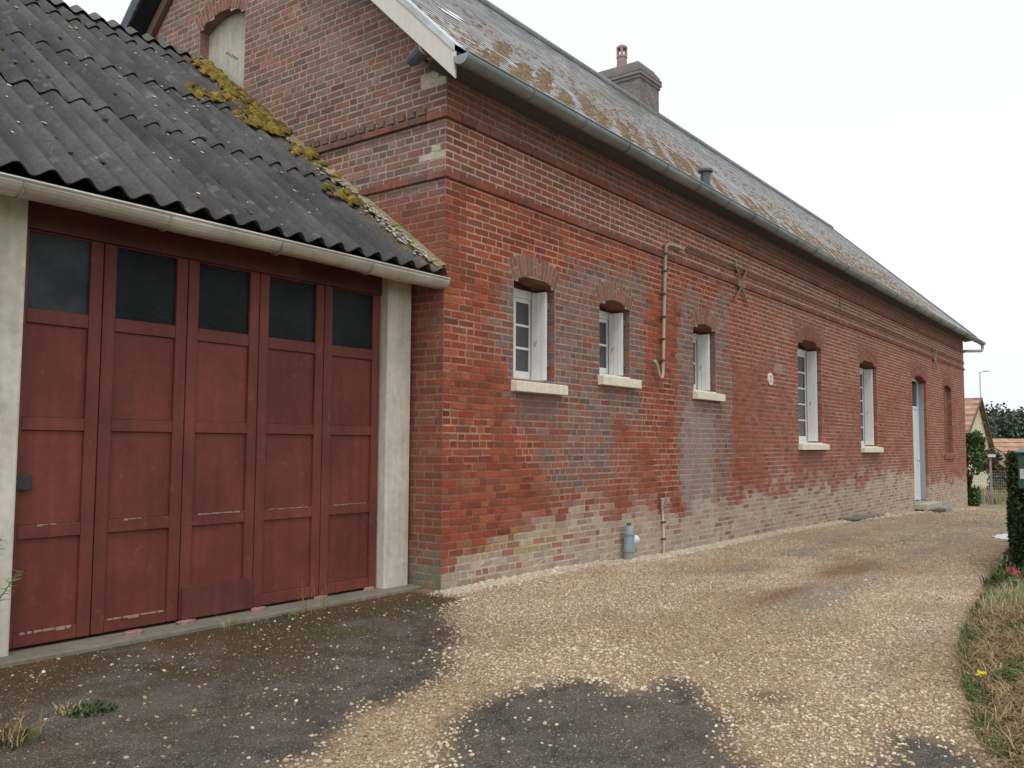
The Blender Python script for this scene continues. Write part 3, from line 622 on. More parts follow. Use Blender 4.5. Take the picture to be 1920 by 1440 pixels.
# wall anchors: two bent iron straps back to back, in the shape of an X
def anchor(uc, zc, w_, h_, col):
    mb = MB()
    for sgn in (1, -1):
        for sd_ in (-1, 1):
            pt = [(uc+sd_*.02, zc+sgn*.05), (uc+sd_*w_*.45, zc+sgn*(.05+h_*.45)), (uc+sd_*w_, zc+sgn*(.05+h_))]
            for a, b in zip(pt[:-1], pt[1:]): mb.bar((a[0], -.045, a[1]), (b[0], -.045, b[1]), .04, .016, col, up=(0, 1, 0))
    mb.box(uc-.14, uc+.14, -.055, -.030, zc-.05, zc+.05, col); return mb.build('wall_anchor', M['iron'], house, bevel=.004)
anchor(6.80, 3.765, .27, .24, (.25, .155, .12)); anchor(20.5, 3.745, .27, .24, (.30, .20, .16))
mb = MB(); mb.box(11.93, 11.955, -.008, .004, 3.99, 4.32, (.10, .06, .05)); mb.box(11.91, 11.93, -.009, .004, 4.10, 4.2, (.12, .07, .06)); mb.build('expansion_joint', M['mortar'], house)
mb = MB(); mb.tube([(4.95, -.028, 3.99), (9, -.028, 3.995), (15, -.028, 4.0), (24.9, -.028, 3.99)], .009, 6, (.06, .055, .055)); mb.build('cable', M['plastic'], house)

# ------------------------------------------------------------------ small things on the walls
def place(o, parent): return o
fl = thing('floodlight', 'small dark floodlight fixed under the white bargeboard at the gable corner', 'lamp', (-.06, .22, 4.9))
mb = MB(); mb.tube([(-.02, .22, 4.86), (-.14, .22, 4.88), (-.17, .20, 4.9)], .016, 8, (.14, .14, .15)); mb.build('bracket', M['iron'], fl)
mb = MB(); mb.tube([(-.15, .32, 4.84), (-.16, .24, 4.86), (-.18, .12, 4.90)], [.045, .068, .075], 12, (.13, .135, .15)); mb.build('housing', M['plastic'], fl)
mb = MB(); mb.tube([(-.18, .12, 4.90), (-.182, .105, 4.905)], [.07, .055], 14, (.55, .56, .58)); mb.build('lens', M['clear_glass'], fl)
mb = MB(); mb.tube([(4.80, -.045, 3.935), (4.66, -.045, 3.94), (4.40, -.045, 3.93), (4.33, -.045, 3.92), (4.285, -.045, 3.87), (4.27, -.045, 3.7), (4.22, -.045, 2.9), (4.18, -.05, 2.30), (4.165, -.055, 2.21), (4.13, -.06, 2.155), (4.08, -.06, 2.15), (4.045, -.06, 2.20), (4.00, -.06, 2.30), (3.95, -.06, 2.345), (3.91, -.06, 2.35)], .021, 9, (.42, .35, .275))
cp = thing('conduit_pipe', 'beige vent pipe hooked at both ends, clipped to the wall between two small windows', 'pipe', (4.2, -.05, 2.14)); pip = mb.build('pipe', M['plastic'], cp, smooth=True)
for z in (2.38, 2.66, 2.95, 3.25, 3.55, 3.78):
    mb = MB(); mb.box(4.17+.075*(z-2.3)-.03, 4.17+.075*(z-2.3)+.03, -.07, -.008, z-.012, z+.012, (.09, .075, .065)); mb.build('pipe_clip', M['iron'], cp)
pq = thing('house_plaque', 'small white oval house plaque with a red ring, alone on the brick wall', 'plaque', (8.04, 0, 2.39))
def oval(mb, u, z, a, b, y0, y1, col, n=24, a2=0, b2=0):
    P0 = [(u+a*math.cos(2*math.pi*k/n), y0, z+b*math.sin(2*math.pi*k/n)) for k in range(n)]; P1 = [(p[0], y1, p[2]) for p in P0]
    if a2:
        Q = [(u+a2*math.cos(2*math.pi*k/n), y0, z+b2*math.sin(2*math.pi*k/n)) for k in range(n)]
        mb.add(P0+Q, [(k, (k+1) % n, n+(k+1) % n, n+k) for k in range(n)], col)
    else: mb.add(P0+P1, [tuple(range(n))]+[(k, (k+1) % n, n+(k+1) % n, n+k) for k in range(n)], col)
mb = MB(); oval(mb, 8.04, 2.39, .105, .10, -.022, .0, (.74, .72, .66)); mb.build('plate', M['paint_white'], pq)
mb = MB(); oval(mb, 8.04, 2.39, .058, .058, -.024, 0, (.45, .14, .10), a2=.036, b2=.036); mb.build('ring', M['plastic'], pq)
dp = thing('drain_stub', 'short blue-grey drain pipe with a white side outlet standing at the wall foot', 'pipe', (3.22, -.1, -.1))
mb = MB(); BL = (.26, .34, .385); yq = -.095
mb.tube([(3.20, yq, -.2), (3.20, yq, .06), ], .062, 14, (.30, .31, .27)); mb.tube([(3.20, yq, .055), (3.205, yq, .25), (3.205, yq, .252), (3.205, yq, .275)], [.062, .062, .07, .07], 14, BL); mb.tube([(3.2, yq, .06), (3.2, yq, .085)], .07, 14, BL); mb.build('pipe', M['plastic'], dp)
mb = MB(); mb.tube([(3.205, yq, .274), (3.205, yq, .36)], .05, 14, (.36, .43, .47)); mb.tube([(3.205, yq, .36), (3.205, yq, .39)], .03, 10, (.10, .11, .12)); mb.build('socket', M['plastic'], dp)
mb = MB(); mb.tube([(3.22, yq-.01, .19), (3.33, yq-.01, .185), (3.37, yq-.01, .18)], [.058, .06, .045], 14, (.72, .73, .74)); mb.build('outlet', M['plastic'], dp)
wp = thing('water_pipe', 'thin pale water pipe with a tap rising from the gravel to the wall', 'pipe', (4.19, -.03, -.1))
mb = MB(); mb.tube([(4.205, -.035, -.15), (4.20, -.035, .2), (4.18, -.035, .42), (4.165, -.035, .50)], .013, 8, (.60, .54, .47)); mb.build('pipe', M['plastic'], wp)
mb = MB(); mb.tube([(4.165, -.035, .50), (4.155, -.04, .56)], .024, 10, (.38, .34, .28)); mb.tube([(4.155, -.045, .56), (4.15, -.05, .63)], [.018, .03], 10, (.50, .46, .40)); mb.tube([(4.155, -.04, .545), (4.155, -.11, .53)], .012, 8, (.3, .27, .22)); mb.build('tap', M['iron'], wp)
for z in (.12, .33): mb = MB(); mb.box(4.17, 4.23, -.055, .0, z-.01, z+.01, (.08, .075, .07)); mb.build('pipe_clip', M['iron'], wp)
rng_ = random.Random(4)
mb = MB(); mb.bar((11.6, -.2, -.10), (14.0, -.14, -.16), .22, .05, (.17, .17, .155)); tag(mb.build('stone_slab', M['concrete'], bevel=.015), 'flat dark grey slab lying on the gravel against the wall foot under the far windows', 'slab')
mb = MB(); mb.box(18.2, 18.9, -.52, -.31, -.42, -.27, (.10, .085, .07)); tag(mb.build('step_block', M['concrete'], bevel=.02), 'dark block below the white front door step', 'block')
mb = MB(); mb.box(19.0, 19.8, -.50, -.31, -.46, -.28, (.27, .26, .25)); tag(mb.build('step_block', M['concrete'], bevel=.02), 'light grey block beside the dark block at the door step', 'block')

# ------------------------------------------------------------------ garage
gar = thing('garage', 'cream rendered garage with dark corrugated roof and five folding red wooden doors', 'garage', (-1.9, .4, 0))
CRM = (.60, .565, .48)
GX0 = -4.55
mb = MB(); mb.box(-.355, -.05, .35, .72, -.05, 2.84, CRM); mb.build('pillar', M['render'], gar, bevel=.012)
mb = MB(); mb.box(-3.90, -3.46, .35, .72, -.05, 2.84, CRM); mb.build('pillar', M['render'], gar, bevel=.012)
mb = MB(); mb.box(-4.55, -.05, .50, .70, 2.85, 2.95, CRM); mb.build('lintel', M['render'], gar, bevel=.01)
mb = MB(); mb.add([(GX0, .70, -.05), (GX0, 7.5, -.05), (GX0, 7.5, 3.0), (GX0, 3.95, 5.78), (GX0, .36, 3.04), (GX0, .36, 2.705), (GX0, .70, 2.705)], [(0, 1, 2, 3, 4, 5, 6)], CRM); mb.quad((GX0, 7.5, -.05), (0, 7.5, -.05), (0, 7.5, 3.0), (GX0, 7.5, 3.0), CRM)
mb.box(GX0, -3.905, .36, .70, -.05, 2.70, CRM); mb.box(GX0+.003, -3.905, .40, .66, 2.70, 3.02, CRM); mb.build('wall', M['render'], gar)
mb = MB(); mb.box(-4.2, -.01, .20, .56, -.06, .030, (.21, .19, .15)); mb.build('threshold', M['concrete'], gar, bevel=.01)
mb = MB(); DR = (.150, .038, .029)
edges = [-3.445, -2.93, -2.30, -1.675, -1.02, -.372]; yd = .43
mb.box(-3.455, -.36, yd-.005, yd+.055, 2.63, 2.845, (.10, .032, .026)); mb.build('door_head', M['red_paint'], gar, bevel=.004)
mb = MB(); mb.box(-3.45, -.36, yd+.5, yd+.51, -.04, 2.8, (.03, .03, .03)); mb.build('inner_screen', M['wood'], gar)
for i in range(5):
    x0, x1 = edges[i]+.004, edges[i+1]-.004; zb_, zt_ = .050, 2.625; st = .085; rc = random.Random(20+i); tone = np.array(DR)*rc.uniform(.94, 1.06)
    mb = MB(); y0, y1 = yd, yd+.045
    if i == 0: stL = .03
    else: stL = st
    mb.box(x0, x0+stL, y0, y1, zb_, zt_, tone); mb.box(x1-st, x1, y0, y1, zb_, zt_, tone)
    for z0, z1 in ((zb_, .135), (.70, .785), (1.37, 1.45), (2.04, 2.13), (2.615, zt_)):
        mb.box(x0+stL+.0015, x1-st-.0015, y0+.002, y1-.002, z0, z1, tone*rc.uniform(.93, 1.05))
    lf = mb.build('door_leaf', M['red_paint'], gar, bevel=.004)
    if i == 0: lf['label'] = 'leftmost leaf with the lock plate and peeling bottom rail'
    if i == 2: lf['label'] = 'middle leaf with a plain board across its foot'
    for z0, z1 in ((.135, .70), (.785, 1.37), (1.45, 2.04)):
        p = MB(); p.box(x0+stL+.001, x1-st-.001, y0+.020, y0+.034, z0+.001, z1-.001, tone*np.array((1.03, .98, .95))*rc.uniform(.86, 1.10)); p.build('panel', M['red_paint'], lf, bevel=.002)
    p = MB(); p.box(x0+stL+.001, x1-st-.001, y0+.022, y0+.028, 2.131, 2.614, (.010, .013, .014) if i else (.04, .05, .055)); p.build('pane', M['glass'], lf)  # first pane's base colour lightened to stand in for reflected sky
    for z, d, a, b in (((.137, .02, .1, .9), (.787, .014, .3, .6)) if i == 0 else ((.137, .02, .05, .95), (.787, .012, .25, .55)) if i == 1 else ((.787, .01, .1, .9),)):
        L = x1-st-x0-stL
        p = MB(); q = x0+stL+L*a
        while q < x0+stL+L*b:
            q2 = q+rc.uniform(.02, .08); p.box(q, min(q2, x0+stL+L*b), y0-.001, y0+.012, z-d*rc.uniform(.5, 1.2), z-.001, (.32, .22, .19)); q = q2+rc.uniform(0, .015)
        p.build('worn_edge', M['wood'], lf)
    if i == 2:
        p = MB(); p.box(x0+.01, x1-.01, y0-.022, y0-.001, .05, .275, (.125, .036, .029)); p.build('kick_board', M['red_paint'], lf, bevel=.003)
    if i == 0:
        p = MB(); p.box(x0+.0, x0+.10, y0-.02, y0-.001, 1.0, 1.10, (.05, .045, .045)); p.build('lock_plate', M['iron'], lf, bevel=.006)
# roof of corrugated sheets, three courses overlapping
def gsl(y): return 2.86+(5.86-2.86)/(3.95-.02)*(y-.02)
GK = (5.86-2.86)/(3.95-.02); gn = Vector((0, -GK, 1)).normalized(); gup = Vector((0, 1, GK)).normalized()
rowsY = [(.0, 1.40), (1.33, 2.50), (2.43, 3.62), (3.55, 3.97)]
V = []; Fq = []; C = []
rg = np.random.default_rng(2)
for ri, (ya, yb) in enumerate(rowsY):
    xs = np.arange(GX0-.15, .035, .0203); ys = np.linspace(ya, yb, 26)
    for th in (0, -.009):
        base = sum(len(v) for v in V); X, Y_ = np.meshgrid(xs, ys, indexing='ij')
        jit = np.repeat(rg.normal(0, .006, 26)[None], len(xs), 0)*0
        h = (.033)*np.cos((X+.05)*2*math.pi/.2025)+th+.020*(1-(Y_-ya)/(yb-ya))+.004*np.sin(X*1.7+ri)
        eave = (np.floor((X+.05)/.95)*7919 % 5-2)*.006
        Yv = Y_+eave*(1-(Y_-ya)/(yb-ya))
        P_ = np.stack([X, Yv+gn.y*h, gsl(Yv)+gn.z*h], -1).reshape(-1, 3); V.append(P_)
        ni, nj = X.shape; idx = np.arange(ni*nj).reshape(ni, nj)+base
        Fq.append(np.stack([idx[:-1, :-1], idx[1:, :-1], idx[1:, 1:], idx[:-1, 1:]], -1).reshape(-1, 4))
        fx = (X[:-1, :-1]); fy = Y_[:-1, :-1]; nn = fbm(fx*3, fy*1.2, 81); n2 = fbm(fx*9, fy*9, 82)
        c = mix((.056, .057, .061), (.086, .085, .087), sm(nn, .35, .65)); c = mix(c, (.085, .074, .068), sm(n2, .55, .75)*.5)
        c = mix(c, (.050, .046, .042), .6*sm(-np.cos((fx+.06)*2*math.pi/.2025)+.5*(n2-.5), .35, .95)); c = mix(c, (.16, .155, .15), sm(fbm(fx*14, fy*14, 83), .68, .8)*.5)  # valleys painted darker to deepen the shading of the corrugations
        vg = sm(fx, -.55, -.05); c = mix(c, mix((.17, .155, .11), (.20, .13, .05), sm(nn, .4, .6)), vg*sm(n2, .35, .6)*.8)
        C.append(c.reshape(-1, 3))
        if th == 0: top0 = idx[:, 0]
        else:
            Fq.append(np.stack([top0[:-1], top0[1:], idx[1:, 0], idx[:-1, 0]], -1)); C.append(np.ones((ni-1, 3))*.06)
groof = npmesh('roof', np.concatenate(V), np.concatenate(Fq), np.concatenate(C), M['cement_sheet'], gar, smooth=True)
mb = MB(); xs = np.arange(GX0-.15, .03, .0203)
back = lambda x, y: (x, y, 5.90-GK*(y-3.95)+.026*math.cos((x+.05)*2*math.pi/.2025))
for a, b in zip(xs[:-1], xs[1:]): mb.quad(back(a, 3.95), back(b, 3.95), back(b, 7.8), back(a, 7.8), (.10, .095, .095))
for a, b in zip(xs[:-1], xs[1:]):
    r_ = lambda x, y, dz: (x, y, 5.90+dz+.030*math.cos((x+.05)*2*math.pi/.2025))
    mb.quad(r_(a, 3.80, -.085), r_(b, 3.80, -.085), r_(b, 3.95, .02), r_(a, 3.95, .02), (.115, .115, .105)); mb.quad(r_(a, 3.95, .02), r_(b, 3.95, .02), r_(b, 4.1, -.085), r_(a, 4.1, -.085), (.115, .115, .105))
mb.build('ridge_sheet', M['cement_sheet'], groof, smooth=True)
# mortar fillet along the house wall, with moss and lichen
mb = MB(); k = 60
for i in range(k):
    ya, yb = .02+3.93*i/k, .02+3.93*(i+1)/k; f = lambda y, x, h: (x, y+gn.y*h, gsl(y)+gn.z*h)
    w0 = .10+.03*math.sin(i*.7)+.02*math.sin(i*2.3); c = mix(np.array((.34, .31, .24)), np.array((.22, .17, .08)), float(fbm(i*.3, 2, 5)))
    mb.quad(f(ya, -w0, .036), f(ya, -.004, .075), f(yb, -.004, .075), f(yb, -w0, .036), c)
mb.build('mortar_fillet', M['mortar'], groof)
pts = []; rg = np.random.default_rng(15)
def gp(x, y, h=.03): return (x, y+gn.y*h, gsl(y)+gn.z*h)
for y0, y1, x0, x1, n, in ((2.1, 2.75, -.62, -.02, 520), (1.75, 2.2, -.34, -.02, 240), (2.7, 3.75, -.30, -.0, 420), (2.5, 2.75, -.95, -.55, 60), (.9, 1.1, -.52, -.12, 60), (1.2, 1.7, -.16, -.03, 40)):
    for q in range(n):
        x = rg.uniform(x0, x1); y = rg.uniform(y0, y1)
        if fbm(x*4, y*4, 91) > .42: pts.append(gp(x, y, .024+.030*math.cos((x+.05)*2*math.pi/.2025)+.012))
o = clumps('moss', pts, .044, [(.22, .17, .035), (.17, .135, .03), (.24, .165, .045), (.12, .095, .03), (.26, .17, .05), (.13, .09, .04)], groof, flat=.8, seed=4, slope=GK); o['kind'] = 'stuff'
pts = []
for q in range(420):
    x = rg.uniform(-4.5, -.1); y = rg.uniform(.05, 3.8)
    k = round((x+.05+.10)/.2025); xv = k*.2025-.05-.10                                   # in the valleys of the sheets
    if fbm(xv*1.3, y*2.2, 95) > .57: pts.append(gp(xv+rg.normal(0, .012), y, -.010+.022*(1-((y % 1.15)/1.15))))
o = clumps('valley_moss', pts, .024, [(.085, .065, .04), (.12, .09, .04), (.07, .055, .045)], groof, flat=.4, seed=5, slope=GK); o['kind'] = 'stuff'
pts = []
for q in range(240):
    x = rg.uniform(-4.5, -.05); y = rg.uniform(.05, 3.8)
    pts.append(gp(x, y, .026*math.cos((x+.05)*2*math.pi/.2025)+.016))
for q in range(230):
    y = abs(rg.normal(0, .8))+.1; pts.append(gp(rg.uniform(-.30, -.02), y, .026*math.cos(0)+.03))
o = clumps('lichen', pts, .014, [(.55, .54, .50), (.48, .47, .44), (.40, .40, .36)], groof, flat=.2, seed=6, slope=GK); o['kind'] = 'stuff'
gg = gutter('gutter', GX0-.1, .03, .045, 2.785, .088, (.52, .50, .44), gar, M['zinc'], .004)
for x in (-3.66, -2.74, -1.83, -.92):
    mb = MB(); mb.tube([(x, .045+.092*math.cos(math.pi+math.pi*k/8), 2.785+.092*math.sin(math.pi+math.pi*k/8)) for k in range(9)], .008, 6, (.34, .33, .30)); mb.build('gutter_bracket', M['zinc'], gg)
mb = MB(); mb.box(GX0, -.0, .15, .18, 2.76, 2.86, (.28, .265, .235)); mb.build('fascia', M['wood'], gar)

# pink brick chips left under the doors
chips = [((-2.69, .26), 'pink brick chip under the second red door leaf from the left', .07), ((-2.28, .29), 'pink brick chip under the joint between second and third red door leaves', .075), ((-1.66, .30), 'pink brick chip under the joint between third and fourth red door leaves', .07), ((-1.03, .32), 'pink brick chip under the joint between fourth and fifth red door leaves', .07), ((-.47, .34), 'pale brick chip under the last red door leaf beside the cream pillar', .06)]
for (x, y), lab, s in chips:
    mb = MB(); r = random.Random(int(x*1000)); h = .035
    ring = [(x+s*(.85+.3*r.random())*math.cos(a), y+.075+.035*math.sin(a), z) for z in (.029, h+.018) for a in np.linspace(0, 2*math.pi, 8)[:-1]]
    mb.add(ring, [tuple(range(7, 14))]+[(k, (k+1) % 7, 7+(k+1) % 7, 7+k) for k in range(7)], (.33, .19, .155)); tag(mb.build('brick_chip', M['brick'], bevel=.006), lab, 'brick piece', 'brick chips under the garage doors')

# ------------------------------------------------------------------ gravel
def pebbles():
    rng = np.random.default_rng(42); P = []; S = []; 
    def region(n, x0, x1, y0, y1, s0, s1, test=True, prob=1.):
        x = rng.uniform(x0, x1, n); y = rng.uniform(y0, y1, n); g = gravel_mask(x, y, .085)
        d = verge(x)-y; k = (g > .5) & (rng.random(n) < 1-.72*tracks(x, y)) & (rng.random(n) > sm(d, -.1, .35))
        if prob < 1: k = (g < .5) & (rng.random(n) < prob) & (d < .1)
        x, y = x[k], y[k]; s = (s0+(s1-s0)*rng.random(len(x))**1.7)*np.where(rng.random(len(x)) < .06, 1.6, 1); P.append(np.stack([x, y, gz(x, y)], -1)); S.append(s)
    region(110000, -5., 1.0, -4.9, 0, .0030, .0112); region(60000, 1, 5, -4.2, 0, .0042, .0098); region(24000, 5, 12, -3.9, 0, .006, .013); region(6000, 12, 25, -3.9, 0, .012, .022)
    region(9000, -.1, 12, -.24, .0, .010, .024); region(2500, 12, 25, -.4, .0, .02, .04)
    region(60000, -6, 1, -5.2, .2, .0022, .0065, prob=.30); region(3600, -6, .3, -4.9, .1, .005, .013, prob=.33)
    # spill along the edges of the bare asphalt
    n = 60000; x = rng.uniform(-5, 1, n); y = rng.uniform(-4.9, 0, n); a = gravel_mask(x, y) < .5; near = np.zeros(n, bool)
    for dx, dy in ((.1, 0), (-.1, 0), (0, .1), (0, -.1)): near |= gravel_mask(x+dx, y+dy) > .5
    k = a & near & (rng.random(n) < .30); P.append(np.stack([x[k], y[k], gz(x[k], y[k])], -1)); S.append(rng.uniform(.004, .011, k.sum()))
    P = np.concatenate(P); S = np.concatenate(S); n = len(P)
    ph = (1+5**.5)/2; iv = np.array([(-1, ph, 0), (1, ph, 0), (-1, -ph, 0), (1, -ph, 0), (0, -1, ph), (0, 1, ph), (0, -1, -ph), (0, 1, -ph), (ph, 0, -1), (ph, 0, 1), (-ph, 0, -1), (-ph, 0, 1)])/1.9
    it = np.array([(0, 11, 5), (0, 5, 1), (0, 1, 7), (0, 7, 10), (0, 10, 11), (1, 5, 9), (5, 11, 4), (11, 10, 2), (10, 7, 6), (7, 1, 8), (3, 9, 4), (3, 4, 2), (3, 2, 6), (3, 6, 8), (3, 8, 9), (4, 9, 5), (2, 4, 11), (6, 2, 10), (8, 6, 7), (9, 8, 1)])
    a = rng.uniform(0, 6.28, n); b = rng.uniform(-.5, .5, n); sc = np.stack([S*rng.uniform(.8, 1.5, n), S*rng.uniform(.7, 1.1, n), S*rng.uniform(.45, .8, n)], -1)
    V = iv[None]*sc[:, None, :]*rng.uniform(.82, 1.18, (n, 12, 1))
    ca, sa, cb, sb = np.cos(a), np.sin(a), np.cos(b), np.sin(b); x, y, z = V[..., 0], V[..., 1], V[..., 2]
    x, z = x*cb[:, None]-z*sb[:, None], x*sb[:, None]+z*cb[:, None]; x, y = x*ca[:, None]-y*sa[:, None], x*sa[:, None]+y*ca[:, None]
    V = np.stack([x, y, z], -1)+P[:, None, :]+np.stack([0*S, 0*S, S*.25], -1)[:, None, :]
    c = pal([(.47, .365, .245), (.53, .43, .305), (.40, .29, .185), (.62, .54, .42), (.31, .225, .155), (.44, .32, .21), (.45, .39, .31)], n, rng)
    nn = fbm(P[:, 0]*1.3, P[:, 1]*1.3, 31); c = c*(.90+.34*nn)[:, None]*np.array((.98, .98, .98))
    pc = sm(fbm(P[:, 0]*.8+5, P[:, 1]*1.4, 57), .42, .66); c = mix(c, c*np.array((.80, .76, .72)), pc); wl = sm(P[:, 1], -.4, -.05)*(P[:, 0] > -.2); c = mix(c, (.56, .51, .42), wl*.6)
    gy, gx = P[:, 1], P[:, 0]; rust = np.exp(-(((gx-4.15)/1.0)**2+((gy+2.3)/.22)**2))+.75*np.exp(-(((gx-1.9)/.9)**2+((gy+2.45)/.16)**2)); c = mix(c, (.20, .10, .055), np.clip(rust, 0, .7))
    f = sm(gx, 5, 10)*.5; c = mix(c, (.38, .33, .24), f)
    as_ = gravel_mask(gx, gy) < .5; c[as_ & (S < .0066)] *= .55; c[as_ & (S >= .0066)] = c[as_ & (S >= .0066)]*1.08; k = np.hypot((gx-10.0)/.62, (gy+3.12)/.26) < 1; P[k, 2] -= .2
    Fq = (np.arange(n)[:, None, None]*12+it).reshape(-1, 3)
    o = npmesh('gravel', V.reshape(-1, 3), Fq, np.clip(np.repeat(c, 20, 0), .02, .85), M['pebble'], smooth=True); o['kind'] = 'stuff'; o['label'] = 'loose beige gravel spread over the drive'
pebbles()

# ------------------------------------------------------------------ plants
def blades(mb, cx, cy, n, h, spread, cols, lean=.5, w=.004, rng=random, zf=None, flat=False):
    for _ in range(n):
        a = rng.uniform(0, 6.283); r = spread*math.sqrt(rng.random()); x, y = cx+r*math.cos(a), cy+r*math.sin(a); z = float(gz(x, y))-.005 if zf is None else zf(x, y)
        H = h*rng.uniform(.45, 1.15); b = rng.uniform(0, 6.283); l = lean*H*rng.uniform(.3, 1.3); d = Vector((math.cos(b), math.sin(b), 0)); s = Vector((-d.y, d.x, 0))*w*rng.uniform(.7, 1.4)
        p0 = Vector((x, y, z)); p1 = p0+d*l*.35+Vector((0, 0, H*.6)); p2 = p0+d*l+Vector((0, 0, H*(.95 if not flat else .5)))
        c = np.array(rng.choice(cols))*rng.uniform(.8, 1.2)
        mb.add([p0-s, p0+s, p1+s*.8, p1-s*.8, p2], [(0, 1, 2, 3), (3, 2, 4)], c)
def leaves(mb, P, size, cols, rng, aspect=1.7, up=.3):
    g = np.random.default_rng(rng.randrange(1 << 30)); P = np.array([tuple(p) for p in P]); n = len(P)
    d = g.normal(0, 1, (n, 3)); d[:, 2] += up; d /= np.linalg.norm(d, axis=1)[:, None]
    e = np.cross(d, g.normal(0, 1, (n, 3))); e /= np.linalg.norm(e, axis=1)[:, None]; f = np.cross(d, e)
    s = size*g.uniform(.6, 1.3, (n, 1)); V = np.stack([P-e*s*aspect*.5, P+f*s*.42, P+e*s*aspect*.5, P-f*s*.42], 1).reshape(-1, 3)
    b = len(mb.v); mb.v += V.tolist(); mb.f += (np.arange(n*4).reshape(n, 4)+b).tolist()
    mb.c += (np.array(cols)[g.integers(0, len(cols), n)]*g.uniform(.75, 1.25, (n, 1))).tolist()
GRN = [(.055, .095, .022), (.075, .115, .03), (.045, .08, .02)]; DRY = [(.25, .175, .08), (.31, .22, .11), (.20, .13, .055), (.36, .28, .155)]
r = random.Random(9)
mb = MB(); blades(mb, -4.13, -1.13, 200, .055, .14, GRN+DRY[:2], 1.2, .0032, r); blades(mb, -4.05, -1.10, 40, .10, .10, DRY, 1.4, .0025, r); tag(mb.build('grass_tuft', M['leaf']), 'larger grass tuft with dry straw tips growing through the asphalt at lower left', 'grass tuft')
mb = MB(); blades(mb, -3.66, -.98, 240, .035, .12, [(.045, .085, .03), (.06, .10, .035)], 1.2, .005, r); blades(mb, -3.74, -.92, 50, .05, .06, DRY, 1.0, .003, r); tag(mb.build('grass_tuft', M['leaf']), 'low flat green weed patch on the asphalt in front of the first red door leaf', 'grass tuft')
mb = MB(); blades(mb, -1.55, .14, 45, .045, .06, [(.10, .15, .04), (.13, .17, .05)], 1.0, .005, r); tag(mb.build('weed', M['leaf']), 'small bright green weed at the threshold below the fourth red door leaf', 'weed')
mb = MB(); blades(mb, -1.38, .15, 16, .30, .07, [(.30, .20, .09), (.25, .15, .07)], .25, .002, r); blades(mb, -1.15, .2, 9, .33, .05, [(.30, .20, .09)], .25, .002, r); tag(mb.build('dry_weed', M['leaf']), 'tall thin dry weed stems in front of the fourth red door leaf', 'weed')
mb = MB(); blades(mb, -2.05, .14, 24, .09, .10, DRY, .8, .0025, r); tag(mb.build('dry_weed', M['leaf']), 'short straw coloured weed below the board on the middle door leaf', 'weed')
# feathery plant beside the left pillar
pl = thing('feathery_plant', 'green feathery plant at the left edge beside the cream pillar', 'plant', (-3.80, .16, 0))
st = MB(); lf = MB(); r = random.Random(12)
for k in range(9):
    a = r.uniform(-2.6, .6); L = r.uniform(.5, .95); top = Vector((-3.80+.26*math.cos(a)*r.uniform(.4, 1.1), .14-.10*r.random(), L)); p0 = Vector((-3.80, .16, 0)); mid = p0.lerp(top, .5)+Vector((0, 0, .06))
    pt = [p0, mid, top, top+Vector((.05*math.cos(a), -.02, -.03))]; st.tube(pt, [.005, .004, .003, .001], 5, (.12, .15, .05))
    for q in range(46):
        t = .25+.75*q/46; b = p0.lerp(mid, t*2) if t < .5 else mid.lerp(top, t*2-1)
        d = Vector((r.gauss(0, 1), r.gauss(0, .7), r.gauss(.5, .6))).normalized()*.075*(1.2-t*.6); s = d.orthogonal().normalized()*.003; lf.add([b-s, b+s, b+d+s*.3, b+d-s*.3], [(0, 1, 2, 3)], np.array(r.choice([(.11, .19, .05), (.15, .24, .07), (.09, .15, .05)])))
st.build('stem', M['leaf'], pl); lf.build('foliage', M['leaf'], pl)
# bank of cut, dried grass on the right
r = random.Random(5); mb = MB()
while len(mb.f) < 52000:
    x = r.uniform(-2.4, 4.6); d = abs(r.gauss(.15, .5)); y = float(verge(x))-d
    if d > 1.9: continue
    ph = float(fbm(x*1.5, y*1.5, 44)); z = float(gz(x, y))
    green = ph > .66 or (d < .10 and r.random() < .35); h = .04+.03*r.random() if green else .03+.06*r.random()*min(1, d*2+.2)
    a = r.uniform(0, 6.283); el = r.gauss(.12, .22) if not green else r.uniform(.2, 1.1); L = r.uniform(.06, .20) if not green else r.uniform(.03, .07)
    dv = Vector((math.cos(a)*math.cos(el), math.sin(a)*math.cos(el), math.sin(el)))*L; s = Vector((-math.sin(a), math.cos(a), 0))*.0022; p0 = Vector((x, y, z+h*r.random()*.6)); p2 = p0+dv; p1 = p0.lerp(p2, .5)+Vector((0, 0, .02))
    c = np.array(r.choice(GRN if green else DRY))*r.uniform(.8, 1.2); mb.add([p0-s, p0+s, p1+s, p1-s, p2], [(0, 1, 2, 3), (3, 2, 4)], c)
o = mb.build('dry_grass', M['leaf']); o['kind'] = 'stuff'; o['label'] = 'heap of cut dry grass along the right edge of the drive'
mb = MB(); r = random.Random(6)
for _ in range(900):
    x, y = 2.3+max(-.8, min(.8, r.gauss(0, .5))), -4.16+max(-.3, min(.14, r.gauss(0, .15))); z = float(gz(x, y)); blades(mb, x, y, 1, .17, .01, [(.36, .33, .20), (.30, .29, .16), (.24, .26, .13)], .5, .0025, r)
tag(mb.build('pale_grass', M['leaf']), 'pale feathery grass clump standing behind the dry grass heap', 'grass clump')
mb = MB()
for _ in range(700): blades(mb, 4.5+max(-.8, min(.6, r.gauss(0, .4))), -3.84+max(-.2, min(.12, r.gauss(0, .1))), 1, .17, .02, GRN, .9, .007, r)
tag(mb.build('green_grass', M['leaf']), 'low green grass clump at the foot of the hedge', 'grass clump')
